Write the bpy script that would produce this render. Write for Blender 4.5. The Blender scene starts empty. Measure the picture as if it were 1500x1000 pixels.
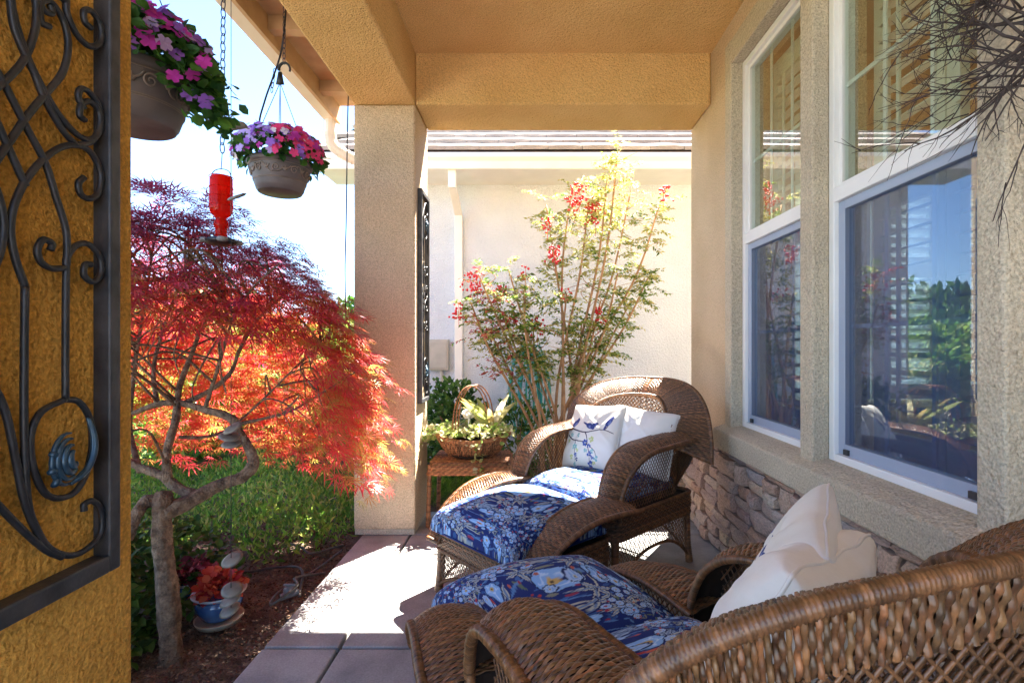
import bpy, math, random
import numpy as np
from mathutils import Vector, Matrix

rng = np.random.default_rng(7)
random.seed(7)
PI = math.pi
scene = bpy.context.scene
COL = scene.collection

# ------------------------------------------------------------------ camera, sky, sun, exposure
cam_d = bpy.data.cameras.new('camera')
cam = bpy.data.objects.new('camera', cam_d); COL.objects.link(cam)
cam.location = (0, 0, 1.08); cam.rotation_euler = (math.radians(90), 0, 0)
cam_d.sensor_width = 36; cam_d.lens = 36 * 744 / 1500
cam_d.shift_x = -26 / 1500; cam_d.shift_y = 6 / 1500
cam_d.clip_start = 0.02; cam_d.clip_end = 600
scene.camera = cam

SUN = Vector((0.66, 1.0, 1.84)).normalized()
EL = math.asin(SUN.z); AZ = math.atan2(SUN.x, SUN.y)
world = bpy.data.worlds.new('World'); scene.world = world; world.use_nodes = True
wn = world.node_tree.nodes; wl = world.node_tree.links
for n in list(wn): wn.remove(n)
w_out = wn.new('ShaderNodeOutputWorld'); w_bg = wn.new('ShaderNodeBackground')
sky = wn.new('ShaderNodeTexSky'); sky.sky_type = 'NISHITA'; sky.sun_disc = False
sky.sun_elevation = EL; sky.sun_rotation = AZ; sky.altitude = 2000; sky.air_density = 1.0; sky.dust_density = 0.1; sky.ozone_density = 3.5
w_tc = wn.new('ShaderNodeTexCoord'); w_map = wn.new('ShaderNodeMapping'); w_map.inputs['Scale'].default_value = (1.2, 1.2, 3.2)
w_map.inputs['Location'].default_value = (0.35, 0.1, 0.25)
w_noise = wn.new('ShaderNodeTexNoise'); w_noise.inputs['Scale'].default_value = 2.2; w_noise.inputs['Detail'].default_value = 8
w_ramp = wn.new('ShaderNodeValToRGB'); w_ramp.color_ramp.elements[0].position = 0.60; w_ramp.color_ramp.elements[1].position = 0.78
w_mix = wn.new('ShaderNodeMixRGB'); w_mix.inputs[2].default_value = (4.2, 4.3, 4.5, 1)
wl.new(w_tc.outputs['Generated'], w_map.inputs['Vector']); wl.new(w_map.outputs[0], w_noise.inputs['Vector'])
wl.new(w_noise.outputs[0], w_ramp.inputs[0]); wl.new(w_ramp.outputs[0], w_mix.inputs[0]); wl.new(sky.outputs[0], w_mix.inputs[1])
wl.new(w_mix.outputs[0], w_bg.inputs[0]); w_bg.inputs[1].default_value = 0.05
wl.new(w_bg.outputs[0], w_out.inputs[0])

sun_d = bpy.data.lights.new('sun', 'SUN'); sun_d.energy = 3.8; sun_d.angle = math.radians(0.5); sun_d.color = (1.0, 0.92, 0.80)
sun = bpy.data.objects.new('sun', sun_d); COL.objects.link(sun)
sun.location = (6, 8, 15); sun.rotation_euler = SUN.to_track_quat('Z', 'Y').to_euler()

vs = scene.view_settings
vs.view_transform = 'Standard'; vs.look = 'None'; vs.gamma = 1.0; vs.use_curve_mapping = False
vs.exposure = 3.88
scene.cycles.max_bounces = 10; scene.cycles.diffuse_bounces = 5; scene.cycles.glossy_bounces = 4
scene.cycles.transparent_max_bounces = 24; scene.cycles.caustics_reflective = False; scene.cycles.caustics_refractive = False
scene.cycles.sample_clamp_indirect = 6.0

# ------------------------------------------------------------------ materials
def newmat(name):
    m = bpy.data.materials.new(name); m.use_nodes = True
    nt = m.node_tree; p = nt.nodes['Principled BSDF']
    return m, nt, p

def mat(name, c1, c2=None, rough=0.7, scale=6.0, detail=4, bump=None, metal=0.0, spec=0.5, attr=False,
        transl=0.0, objrand=None, coat=0.0, fine=0.0, ramp=(0.35, 0.65)):
    """c1/c2 mixed by noise; attr: multiply by point colour; bump=(scale, strength, distance) list; objrand: list of colours by object"""
    m, nt, p = newmat(name); N = nt.nodes; L = nt.links
    tc = N.new('ShaderNodeTexCoord')
    p.inputs['Roughness'].default_value = rough; p.inputs['Metallic'].default_value = metal
    p.inputs['Specular IOR Level'].default_value = spec; p.inputs['Coat Weight'].default_value = coat
    col = None
    if objrand:
        oi = N.new('ShaderNodeObjectInfo'); r = N.new('ShaderNodeValToRGB'); r.color_ramp.interpolation = 'LINEAR'
        els = r.color_ramp.elements
        while len(els) < len(objrand): els.new(0.5)
        for i, c in enumerate(objrand):
            els[i].position = i / (len(objrand) - 1); els[i].color = (*c, 1)
        L.new(oi.outputs['Random'], r.inputs[0]); col = r.outputs[0]
    if attr:
        a = N.new('ShaderNodeAttribute'); a.attribute_name = 'col'; col = a.outputs['Color']
    if c2 is not None:
        nz = N.new('ShaderNodeTexNoise'); nz.inputs['Scale'].default_value = scale; nz.inputs['Detail'].default_value = detail
        L.new(tc.outputs['Object'], nz.inputs['Vector'])
        r = N.new('ShaderNodeValToRGB'); r.color_ramp.elements[0].position = ramp[0]; r.color_ramp.elements[1].position = ramp[1]
        r.color_ramp.elements[0].color = (*c1, 1); r.color_ramp.elements[1].color = (*c2, 1)
        L.new(nz.outputs[0], r.inputs[0])
        if col is None: col = r.outputs[0]
        else:
            mx = N.new('ShaderNodeMixRGB'); mx.blend_type = 'MULTIPLY'; mx.inputs[0].default_value = 1
            L.new(col, mx.inputs[1]); L.new(r.outputs[0], mx.inputs[2]); col = mx.outputs[0]
    if fine:
        nz = N.new('ShaderNodeTexNoise'); nz.inputs['Scale'].default_value = 160; nz.inputs['Detail'].default_value = 3
        L.new(tc.outputs['Object'], nz.inputs['Vector'])
        mr = N.new('ShaderNodeMapRange'); mr.inputs['From Min'].default_value = 0.3; mr.inputs['From Max'].default_value = 0.7
        mr.inputs['To Min'].default_value = 1 - fine; mr.inputs['To Max'].default_value = 1 + fine
        L.new(nz.outputs[0], mr.inputs[0])
        mx = N.new('ShaderNodeMixRGB'); mx.blend_type = 'MULTIPLY'; mx.inputs[0].default_value = 1
        if col is None: mx.inputs[1].default_value = (*c1, 1)
        else: L.new(col, mx.inputs[1])
        L.new(mr.outputs[0], mx.inputs[2]); col = mx.outputs[0]
    if col is None: p.inputs['Base Color'].default_value = (*c1, 1)
    else: L.new(col, p.inputs['Base Color'])
    last = None
    for b in (bump or []):
        sc, st, dist = b[:3]; kind = b[3] if len(b) > 3 else 'noise'
        if kind == 'voronoi':
            t = N.new('ShaderNodeTexVoronoi'); t.feature = 'SMOOTH_F1'; t.inputs['Scale'].default_value = sc; o = t.outputs['Distance']
        else:
            t = N.new('ShaderNodeTexNoise'); t.inputs['Scale'].default_value = sc; t.inputs['Detail'].default_value = 4; o = t.outputs[0]
        L.new(tc.outputs['Object'], t.inputs['Vector'])
        bp = N.new('ShaderNodeBump'); bp.inputs['Strength'].default_value = st; bp.inputs['Distance'].default_value = dist
        L.new(o, bp.inputs['Height'])
        if last is not None: L.new(last, bp.inputs['Normal'])
        last = bp.outputs[0]
    if last is not None: L.new(last, p.inputs['Normal'])
    if transl > 0:
        tr = N.new('ShaderNodeBsdfTranslucent'); mx = N.new('ShaderNodeMixShader'); mx.inputs[0].default_value = transl
        if col is None: tr.inputs[0].default_value = (*c1, 1)
        else: L.new(col, tr.inputs[0])
        out = N['Material Output']
        L.new(p.outputs[0], mx.inputs[1]); L.new(tr.outputs[0], mx.inputs[2]); L.new(mx.outputs[0], out.inputs[0])
    return m

def glassmat(name, tint, refl, boost):
    m, nt, p = newmat(name); N = nt.nodes; L = nt.links; N.remove(p)
    t = N.new('ShaderNodeBsdfTransparent'); t.inputs[0].default_value = (*tint, 1)
    g = N.new('ShaderNodeBsdfGlossy'); g.inputs['Roughness'].default_value = 0.0; g.inputs[0].default_value = (*refl, 1)
    f = N.new('ShaderNodeFresnel'); f.inputs[0].default_value = 1.5
    mu = N.new('ShaderNodeMath'); mu.operation = 'MULTIPLY_ADD'; mu.use_clamp = True; mu.inputs[1].default_value = boost; mu.inputs[2].default_value = 0.02
    mx = N.new('ShaderNodeMixShader'); ge = N.new('ShaderNodeNewGeometry')
    inv = N.new('ShaderNodeMath'); inv.operation = 'SUBTRACT'; inv.inputs[0].default_value = 1.0; fr_ = N.new('ShaderNodeMath'); fr_.operation = 'MULTIPLY'
    L.new(ge.outputs['Backfacing'], inv.inputs[1]); L.new(mu.outputs[0], fr_.inputs[0]); L.new(inv.outputs[0], fr_.inputs[1])
    L.new(f.outputs[0], mu.inputs[0]); L.new(fr_.outputs[0], mx.inputs[0]); L.new(t.outputs[0], mx.inputs[1]); L.new(g.outputs[0], mx.inputs[2])
    L.new(mx.outputs[0], N['Material Output'].inputs[0])
    return m

def stucco(name, c1, c2):
    return mat(name, c1, c2, rough=0.9, scale=3.5, detail=10, spec=0.15, fine=0.24,
               bump=[(125, 0.75, 0.014), (60, 0.45, 0.012, 'voronoi'), (300, 0.4, 0.004)])

M = {}
M['stucco'] = stucco('stucco_bounce_lit', (0.68, 0.43, 0.17), (0.74, 0.49, 0.21))  # ceiling and beams: warm bounce light put into the shared wall paint
M['stucco_cool_lit'] = stucco('stucco_sky_lit', (0.60, 0.45, 0.29), (0.67, 0.51, 0.34))  # pillar and wall: same paint, cooler sky light put into the colour
M['stucco_warm_lit'] = stucco('stucco_warm_lit', (0.50, 0.245, 0.045), (0.68, 0.36, 0.075))  # near pier: same paint, deep orange of warm light put into the colour
M['trim'] = stucco('stucco_trim', (0.54, 0.46, 0.345), (0.60, 0.52, 0.39))
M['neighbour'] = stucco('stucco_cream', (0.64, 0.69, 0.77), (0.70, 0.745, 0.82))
M['slab'] = mat('concrete_slab', (0.225, 0.225, 0.225), (0.375, 0.37, 0.365), rough=0.92, spec=0.2, scale=5, detail=10, fine=0.12, bump=[(60, 0.25, 0.004), (9, 0.25, 0.01)])
M['joint'] = mat('joint_dirt', (0.05, 0.04, 0.03), (0.09, 0.07, 0.05), rough=0.95, scale=30)
M['soil'] = mat('soil', (0.075, 0.048, 0.032), (0.17, 0.115, 0.08), rough=0.95, scale=14, detail=10, fine=0.4, bump=[(60, 0.8, 0.03), (14, 0.5, 0.05)])
M['lawn'] = mat('lawn', (0.05, 0.10, 0.02), (0.13, 0.18, 0.04), rough=0.95, scale=9, detail=8, fine=0.4, bump=[(70, 0.9, 0.05)])
M['mulch'] = mat('mulch', (0.06, 0.03, 0.018), (0.17, 0.09, 0.055), rough=0.9, scale=40, attr=False)
M['iron'] = mat('wrought_iron', (0.018, 0.019, 0.022), (0.035, 0.035, 0.04), rough=0.42, scale=30, metal=0.3, bump=[(160, 0.4, 0.002)])
M['ironframe'] = mat('iron_frame', (0.03, 0.031, 0.035), (0.07, 0.07, 0.075), rough=0.5, scale=25, metal=0.3, bump=[(160, 0.4, 0.002)])
M['patina'] = mat('blue_patina', (0.012, 0.04, 0.075), (0.05, 0.10, 0.15), rough=0.35, scale=40, metal=0.4)
M['white'] = mat('white_vinyl', (0.78, 0.78, 0.78), (0.84, 0.84, 0.83), rough=0.35, scale=5)
M['cream'] = mat('cream_gutter', (0.66, 0.60, 0.50), (0.72, 0.66, 0.56), rough=0.5, scale=6, bump=[(30, 0.1, 0.003)])
M['whitepaint'] = mat('white_gutter', (0.78, 0.76, 0.72), (0.84, 0.82, 0.78), rough=0.5, scale=6)
M['soffit'] = mat('soffit_wood', (0.44, 0.29, 0.15), (0.52, 0.35, 0.19), rough=0.8, scale=12, bump=[(50, 0.3, 0.004)])
M['screenframe'] = mat('screen_frame', (0.34, 0.40, 0.52), rough=0.35)  # white frame; blue of the reflected sky put into the colour
M['darkplastic'] = mat('dark_latch', (0.03, 0.03, 0.035), rough=0.4)
M['shutter'] = mat('shutter_white', (0.72, 0.70, 0.62), (0.76, 0.74, 0.66), rough=0.4, scale=3)
M['roomwall'] = mat('room_wall', (0.34, 0.24, 0.14), (0.38, 0.27, 0.16), rough=0.9, scale=2)
M['roomfloor'] = mat('room_carpet', (0.25, 0.19, 0.13), (0.3, 0.23, 0.16), rough=1, scale=20)
M['glass'] = glassmat('window_glass', (0.86, 0.93, 0.88), (0.95, 0.97, 1.0), 2.6)
M['glass_low'] = glassmat('window_glass_lower', (0.55, 0.68, 0.85), (0.85, 0.93, 1.0), 5.0)  # reflected sky's blue and the screen's dimming put into the tint
M['rooftile'] = mat('roof_tile', None or (0.8, 0.8, 0.8), (1, 1, 1), rough=0.9, scale=18, detail=8, fine=0.15,
                    objrand=[(0.30, 0.27, 0.26), (0.40, 0.36, 0.34), (0.34, 0.29, 0.26), (0.46, 0.42, 0.39)], bump=[(70, 0.4, 0.005)])
M['stone'] = mat('ledge_stone', (0.80, 0.76, 0.73), (1.25, 1.22, 1.18), rough=0.9, scale=11, detail=8, fine=0.2,
                 objrand=[(0.62, 0.42, 0.28), (0.46, 0.36, 0.34), (0.66, 0.48, 0.34), (0.42, 0.38, 0.40), (0.70, 0.56, 0.42), (0.54, 0.33, 0.23), (0.60, 0.50, 0.44)],
                 bump=[(26, 0.45, 0.015), (110, 0.5, 0.006)])
M['mortar'] = mat('mortar', (0.025, 0.02, 0.018), (0.05, 0.04, 0.033), rough=1, scale=40)
M['bark'] = mat('maple_bark', (0.09, 0.055, 0.035), (0.24, 0.165, 0.11), rough=0.9, scale=30, detail=12, fine=0.3, bump=[(34, 0.9, 0.02), (120, 0.8, 0.008)])
M['leaf'] = mat('leaf', (1, 1, 1), rough=0.5, attr=True, transl=0.45, spec=0.35)
M['maple'] = mat('maple_leaf', (1, 1, 1), rough=0.4, attr=True, transl=0.62, spec=0.5)
M['petal'] = {k: mat('petal_' + k, c, rough=0.6, transl=0.35, spec=0.2) for k, c in dict(
    purple=(0.36, 0.16, 0.68), pink=(0.85, 0.08, 0.26), magenta=(0.60, 0.06, 0.48), lilac=(0.56, 0.42, 0.82), white=(0.8, 0.76, 0.8)).items()}
M['wire'] = mat('black_wire', (0.02, 0.02, 0.022), rough=0.5, metal=0.5)
M['bluechain'] = mat('dark_chain', (0.05, 0.05, 0.07), rough=0.4, metal=0.6)
M['pot'] = mat('brown_pot', (0.085, 0.070, 0.070), (0.13, 0.108, 0.106), rough=0.55, scale=14, bump=[(120, 0.15, 0.002)])
M['pothi'] = mat('pot_relief', (0.17, 0.125, 0.10), (0.22, 0.165, 0.135), rough=0.6, scale=20)
M['bluepot'] = mat('blue_glaze', (0.02, 0.05, 0.16), (0.06, 0.14, 0.30), rough=0.18, scale=10, coat=0.5)
M['potrim'] = mat('grey_glaze', (0.28, 0.34, 0.40), (0.42, 0.47, 0.5), rough=0.3, scale=20, coat=0.3)
M['saucer'] = mat('clay_saucer', (0.30, 0.25, 0.19), (0.38, 0.32, 0.25), rough=0.8, scale=20)
M['shell'] = mat('chime_disc', (0.13, 0.115, 0.095), (0.20, 0.175, 0.145), rough=0.5, scale=30)
M['wicker'] = mat('wicker', (0.7, 0.66, 0.62), (1.25, 1.2, 1.15), rough=0.34, scale=60, attr=True, spec=0.55, bump=[(260, 0.3, 0.002)])
M['wickerback'] = mat('wicker_core', (0.022, 0.011, 0.006), rough=0.9)
M['basket'] = mat('basket_wicker', (0.7, 0.66, 0.6), (1.25, 1.2, 1.1), rough=0.6, scale=50, attr=True)
M['print'] = mat('printed_cotton', (1, 1, 1), rough=0.85, attr=True, spec=0.15, bump=[(420, 0.15, 0.001), (12, 0.25, 0.012)])
M['canvas'] = mat('white_canvas', (0.74, 0.71, 0.67), (0.78, 0.75, 0.71), rough=0.9, scale=20, spec=0.1, bump=[(380, 0.2, 0.001), (9, 0.35, 0.02)])
M['canvasprint'] = mat('printed_canvas', (1, 1, 1), rough=0.9, attr=True, spec=0.1, bump=[(380, 0.2, 0.001), (9, 0.3, 0.018)])
M['hose'] = mat('teal_hose', (0.01, 0.20, 0.19), (0.02, 0.28, 0.27), rough=0.35, scale=8)
M['greenhose'] = mat('green_hose', (0.01, 0.22, 0.07), rough=0.35)
M['blackhose'] = mat('drip_tube', (0.03, 0.028, 0.025), (0.07, 0.06, 0.055), rough=0.5, scale=20)
M['greypipe'] = mat('grey_valve', (0.16, 0.16, 0.16), (0.24, 0.24, 0.24), rough=0.5, scale=20)
M['stem'] = mat('nandina_stem', (0.28, 0.16, 0.085), (0.46, 0.28, 0.15), rough=0.8, scale=14, bump=[(40, 0.4, 0.005)])
M['berry'] = mat('berry', (0.60, 0.02, 0.03), rough=0.3)
M['twig'] = mat('dry_twig', (0.03, 0.02, 0.02), (0.07, 0.05, 0.045), rough=0.85, scale=30)
M['asphalt'] = mat('asphalt', (0.05, 0.05, 0.05), (0.07, 0.07, 0.07), rough=0.9, scale=30, fine=0.2)
M['drive'] = mat('pale_concrete', (0.48, 0.45, 0.42), (0.55, 0.52, 0.48), rough=0.85, scale=5, fine=0.1)
M['rose'] = mat('white_rose', (0.8, 0.78, 0.72), rough=0.7, transl=0.3)
M['utility'] = mat('utility_box', (0.40, 0.38, 0.34), (0.48, 0.45, 0.40), rough=0.6, scale=10)

def redglass():
    m, nt, p = newmat('red_glass')
    p.inputs['Base Color'].default_value = (0.85, 0.03, 0.015, 1); p.inputs['Roughness'].default_value = 0.06
    N = nt.nodes; L = nt.links
    t = N.new('ShaderNodeBsdfTranslucent'); t.inputs[0].default_value = (0.9, 0.04, 0.02, 1)
    tt = N.new('ShaderNodeBsdfTransparent'); tt.inputs[0].default_value = (0.75, 0.02, 0.015, 1)
    a = N.new('ShaderNodeMixShader'); a.inputs[0].default_value = 0.72
    b = N.new('ShaderNodeMixShader'); b.inputs[0].default_value = 0.75
    L.new(t.outputs[0], a.inputs[1]); L.new(tt.outputs[0], a.inputs[2])
    L.new(p.outputs[0], b.inputs[1]); L.new(a.outputs[0], b.inputs[2]); L.new(b.outputs[0], N['Material Output'].inputs[0])
    return m
M['redglass'] = redglass()

def screenmat():
    m, nt, p = newmat('insect_screen'); N = nt.nodes; L = nt.links
    p.inputs['Base Color'].default_value = (0.04, 0.07, 0.16, 1); p.inputs['Roughness'].default_value = 0.5  # dark mesh with the sky reflection's blue put into its colour
    t = N.new('ShaderNodeBsdfTransparent'); mx = N.new('ShaderNodeMixShader'); mx.inputs[0].default_value = 0.22
    L.new(t.outputs[0], mx.inputs[1]); L.new(p.outputs[0], mx.inputs[2]); L.new(mx.outputs[0], N['Material Output'].inputs[0])
    return m
M['screen'] = screenmat()

# ------------------------------------------------------------------ geometry helpers
def wloc(o):
    v = Vector((0, 0, 0))
    while o is not None:
        v = v + Vector(o.location); o = o.parent
    return v

class MB:
    """collects quads/tris in world (or local) coordinates; build() makes one mesh object"""
    def __init__(s): s.v = []; s.q = []; s.t = []; s.c = []; s.n = 0; s.hascol = False
    def add(s, V, Q=None, T=None, col=None):
        V = np.asarray(V, float).reshape(-1, 3)
        if Q is not None and len(Q): s.q.append(np.asarray(Q, int).reshape(-1, 4) + s.n)
        if T is not None and len(T): s.t.append(np.asarray(T, int).reshape(-1, 3) + s.n)
        c = np.ones((len(V), 4))
        if col is not None:
            s.hascol = True; c[:, :3] = np.asarray(col)[..., :3]
        s.v.append(V); s.c.append(c); s.n += len(V); return s
    def box(s, x0, x1, y0, y1, z0, z1):
        V = [(x, y, z) for z in (z0, z1) for y in (y0, y1) for x in (x0, x1)]
        return s.add(V, [(0, 2, 3, 1), (4, 5, 7, 6), (0, 1, 5, 4), (2, 6, 7, 3), (0, 4, 6, 2), (1, 3, 7, 5)])
    def prism(s, poly, axis, a0, a1):
        """poly: list of 2D points (counter-clockwise), extruded along axis ('x','y','z')"""
        n = len(poly)
        def P(p, a): return {'x': (a, p[0], p[1]), 'y': (p[0], a, p[1]), 'z': (p[0], p[1], a)}[axis]
        V = [P(p, a0) for p in poly] + [P(p, a1) for p in poly] + [P(np.mean(poly, 0), a0), P(np.mean(poly, 0), a1)]
        Q = [(i, (i + 1) % n, n + (i + 1) % n, n + i) for i in range(n)]
        T = [(2 * n, (i + 1) % n, i) for i in range(n)] + [(2 * n + 1, n + i, n + (i + 1) % n) for i in range(n)]
        return s.add(V, Q, T)
    def tube(s, P, r, sides=6, cap=True, col=None, closed=False):
        P = np.asarray(P, float); n = len(P); r = np.broadcast_to(np.asarray(r, float), (n,))
        if closed: T = np.roll(P, -1, 0) - np.roll(P, 1, 0)
        else: T = np.gradient(P, axis=0)
        T = T / (np.linalg.norm(T, axis=1, keepdims=True) + 1e-12)
        a = np.array([0, 0, 1.0]) if abs(T[0, 2]) < 0.9 else np.array([1.0, 0, 0])
        U = np.zeros_like(P); u = np.cross(T[0], a); u /= np.linalg.norm(u); U[0] = u
        for i in range(1, n):
            u = u - T[i] * np.dot(u, T[i]); u /= (np.linalg.norm(u) + 1e-12); U[i] = u
        W = np.cross(T, U)
        ang = np.arange(sides) * 2 * PI / sides
        V = P[:, None] + r[:, None, None] * (np.cos(ang)[None, :, None] * U[:, None] + np.sin(ang)[None, :, None] * W[:, None])
        m = n if closed else n - 1
        i = np.arange(m)[:, None]; k = np.arange(sides)[None]; i2 = (i + 1) % n; k2 = (k + 1) % sides
        Q = np.stack([i * sides + k, i * sides + k2, i2 * sides + k2, i2 * sides + k], -1).reshape(-1, 4)
        V = V.reshape(-1, 3); Tt = []
        if cap and not closed:
            b = len(V); V = np.vstack([V, P[0], P[-1]])
            Tt = [(b, (k + 1) % sides, k) for k in range(sides)] + [(b + 1, (n - 1) * sides + k, (n - 1) * sides + (k + 1) % sides) for k in range(sides)]
        return s.add(V, Q, Tt, None if col is None else np.broadcast_to(col, (len(V), 3)))
    def lathe(s, prof, segs=24, at=(0, 0, 0)):
        prof = np.asarray(prof, float); n = len(prof); a = np.arange(segs) * 2 * PI / segs
        V = np.stack([prof[:, 0][:, None] * np.cos(a), prof[:, 0][:, None] * np.sin(a), np.repeat(prof[:, 1][:, None], segs, 1)], -1) + np.asarray(at)
        i = np.arange(n - 1)[:, None]; k = np.arange(segs)[None]; k2 = (k + 1) % segs
        Q = np.stack([i * segs + k, i * segs + k2, (i + 1) * segs + k2, (i + 1) * segs + k], -1).reshape(-1, 4)
        return s.add(V.reshape(-1, 3), Q)
    def grid(s, P, col=None):
        nu, nv = P.shape[:2]
        i = np.arange(nu - 1)[:, None]; k = np.arange(nv - 1)[None]
        Q = np.stack([i * nv + k, (i + 1) * nv + k, (i + 1) * nv + k + 1, i * nv + k + 1], -1).reshape(-1, 4)
        return s.add(P.reshape(-1, 3), Q, None, None if col is None else col.reshape(-1, 3))
    def build(s, name, m, parent=None, loc=None, smooth=False, bevel=0.0, seg=2, local=False):
        V = np.vstack(s.v); off = np.zeros(3)
        if parent is not None and not local: off = np.array(wloc(parent))
        if parent is None:
            if loc is None:
                lo = V.min(0); hi = V.max(0); loc = ((lo[0] + hi[0]) / 2, (lo[1] + hi[1]) / 2, lo[2])
            off = np.array(loc)
        if local and parent is not None: off = np.zeros(3)
        me = mesh_np(name, V - off, s.q, s.t, np.vstack(s.c) if s.hascol else None, smooth)
        me.materials.append(m)
        o = bpy.data.objects.new(name, me); COL.objects.link(o)
        if parent is not None: o.parent = parent
        else: o.location = loc
        if bevel > 0:
            b = o.modifiers.new('bevel', 'BEVEL'); b.width = bevel; b.segments = seg; b.limit_method = 'ANGLE'; b.angle_limit = math.radians(40)
        return o

def mesh_np(name, V, qs, ts, C, smooth):
    me = bpy.data.meshes.new(name)
    q = np.vstack(qs) if len(qs) else np.zeros((0, 4), int); t = np.vstack(ts) if len(ts) else np.zeros((0, 3), int)
    nl = q.size + t.size
    me.vertices.add(len(V)); me.vertices.foreach_set('co', V.astype(np.float32).ravel())
    me.loops.add(nl); me.loops.foreach_set('vertex_index', np.concatenate([q.ravel(), t.ravel()]).astype(np.int32))
    npoly = len(q) + len(t); me.polygons.add(npoly)
    st = np.concatenate([np.arange(len(q)) * 4, q.size + np.arange(len(t)) * 3]).astype(np.int32)
    me.polygons.foreach_set('loop_start', st)
    try: me.polygons.foreach_set('loop_total', np.concatenate([np.full(len(q), 4), np.full(len(t), 3)]).astype(np.int32))
    except Exception: pass
    me.polygons.foreach_set('use_smooth', np.full(npoly, smooth))
    if C is not None:
        a = me.color_attributes.new('col', 'FLOAT_COLOR', 'POINT'); a.data.foreach_set('color', C.astype(np.float32).ravel())
    me.update(calc_edges=True); me.validate()
    return me

def tag(o, label=None, cat=None, group=None, kind=None):
    if label: o['label'] = label
    if cat:
        o['category'] = cat
        if not kind: o['kind'] = 'thing'
    if group: o['group'] = group
    if kind: o['kind'] = kind
    return o
def thing(name, label, cat, loc, rz=0.0, group=None):
    o = bpy.data.objects.new(name, None); COL.objects.link(o); o.empty_display_size = 0.1
    o.location = loc; o.rotation_euler = (0, 0, rz); return tag(o, label, cat, group)
def copy_tree(o, parent=None):
    c = o.copy(); COL.objects.link(c); c.parent = parent
    for ch in list(o.children): copy_tree(ch, c)
    return c
def child(name, mesh, parent, loc=(0, 0, 0), rot=None, scale=(1, 1, 1)):
    o = bpy.data.objects.new(name, mesh); COL.objects.link(o); o.parent = parent; o.location = loc
    if rot is not None: o.rotation_euler = rot
    o.scale = scale; return o

def spline(P, n=40):
    """Catmull-Rom through points, resampled"""
    P = np.asarray(P, float)
    if len(P) < 3: return P[0] + (P[-1] - P[0]) * np.linspace(0, 1, n)[:, None]
    Q = np.vstack([2 * P[0] - P[1], P, 2 * P[-1] - P[-2]])
    t = np.linspace(0, len(P) - 1 - 1e-9, n); i = t.astype(int); f = (t - i)[:, None]
    a, b, c, d = Q[i], Q[i + 1], Q[i + 2], Q[i + 3]
    return 0.5 * (2 * b + (c - a) * f + (2 * a - 5 * b + 4 * c - d) * f ** 2 + (3 * b - a - 3 * c + d) * f ** 3)

def unit(v): return v / (np.linalg.norm(v, axis=-1, keepdims=True) + 1e-12)

def leaves(mb, P, D, Nrm, size, tv, tq, col, tcol=None):
    """stamp a leaf template (y along D, z along normal) at each point"""
    n = len(P); D = unit(D); X = unit(np.cross(D, Nrm)); Z = np.cross(X, D)
    size = np.broadcast_to(size, (n,))
    V = P[:, None] + size[:, None, None] * (tv[None, :, 0:1] * X[:, None] + tv[None, :, 1:2] * D[:, None] + tv[None, :, 2:3] * Z[:, None])
    k = len(tv); Q = (np.asarray(tq)[None] + (np.arange(n) * k)[:, None, None]).reshape(-1, 4)
    C = np.repeat(col, k, 0)
    mb.add(V.reshape(-1, 3), Q, None, C)

def oval_leaf(w=0.32, fold=0.06, droop=0.12):
    v = np.array([(0, 0, 0), (w, .35, fold), (w * .8, .72, fold - droop * .5), (0, 1, -droop), (-w * .8, .72, fold - droop * .5), (-w, .35, fold), (0, .5, -droop * .2)])
    return v, [(0, 1, 2, 6), (6, 2, 3, 4), (0, 6, 4, 5)]
def leaf2(w=0.3, droop=0.15):
    v = np.array([(0, 0, 0), (w, .45, .06), (0, 1, -droop), (-w, .45, .06), (0, .5, 0)])
    return v, [(0, 1, 2, 4), (0, 4, 2, 3)]
def pick(cols, n, jit=0.25):
    cols = np.asarray(cols); c = cols[rng.integers(0, len(cols), n)]
    return np.clip(c * (1 + rng.uniform(-jit, jit, (n, 1))), 0, 1)
def randn(n): return rng.normal(size=(n, 3))

YB = -1.3                                                             # unseen porch cut short behind the camera to let more sky light in
# ------------------------------------------------------------------ ground and patio
def terrain():
    n = 60
    xs = np.concatenate([np.linspace(-160, -6, 14), np.linspace(-5, 4, 40), np.linspace(5, 160, 12)])
    ys = np.concatenate([np.linspace(-160, -3, 12), np.linspace(-2, 8, 46), np.linspace(9, 260, 14)])
    X, Y = np.meshgrid(xs, ys, indexing='ij')
    Z = -0.055 + 0.012 * np.sin(X * 5.1 + Y * 2.3) + 0.01 * np.sin(Y * 7.7 - X * 3.1)
    inside = (X > -1.1) & (X < 6) & (Y < 3.5)
    Z = np.where(inside, -0.12, Z)
    return MB().grid(np.stack([X, Y, Z], -1))
g = terrain().build('ground', M['soil'], smooth=True, loc=(0, 0, 0)); tag(g, kind='structure')
lawn = MB().box(-40, -4.6, -30, 40, -0.1, -0.03).build('lawn', M['lawn']); tag(lawn, kind='structure')
lawn = MB().box(-4.6, -1.9, 4.6, 40, -0.1, -0.033).build('lawn', M['lawn']); tag(lawn, kind='structure')
street = MB().box(-100, 60, 40.5, 49, -0.12, -0.02).build('street', M['asphalt']); tag(street, kind='structure')
drv = MB().box(-8.6, -5.6, 2.0, 40, -0.09, -0.024).build('driveway', M['drive']); tag(drv, kind='structure')

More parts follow.
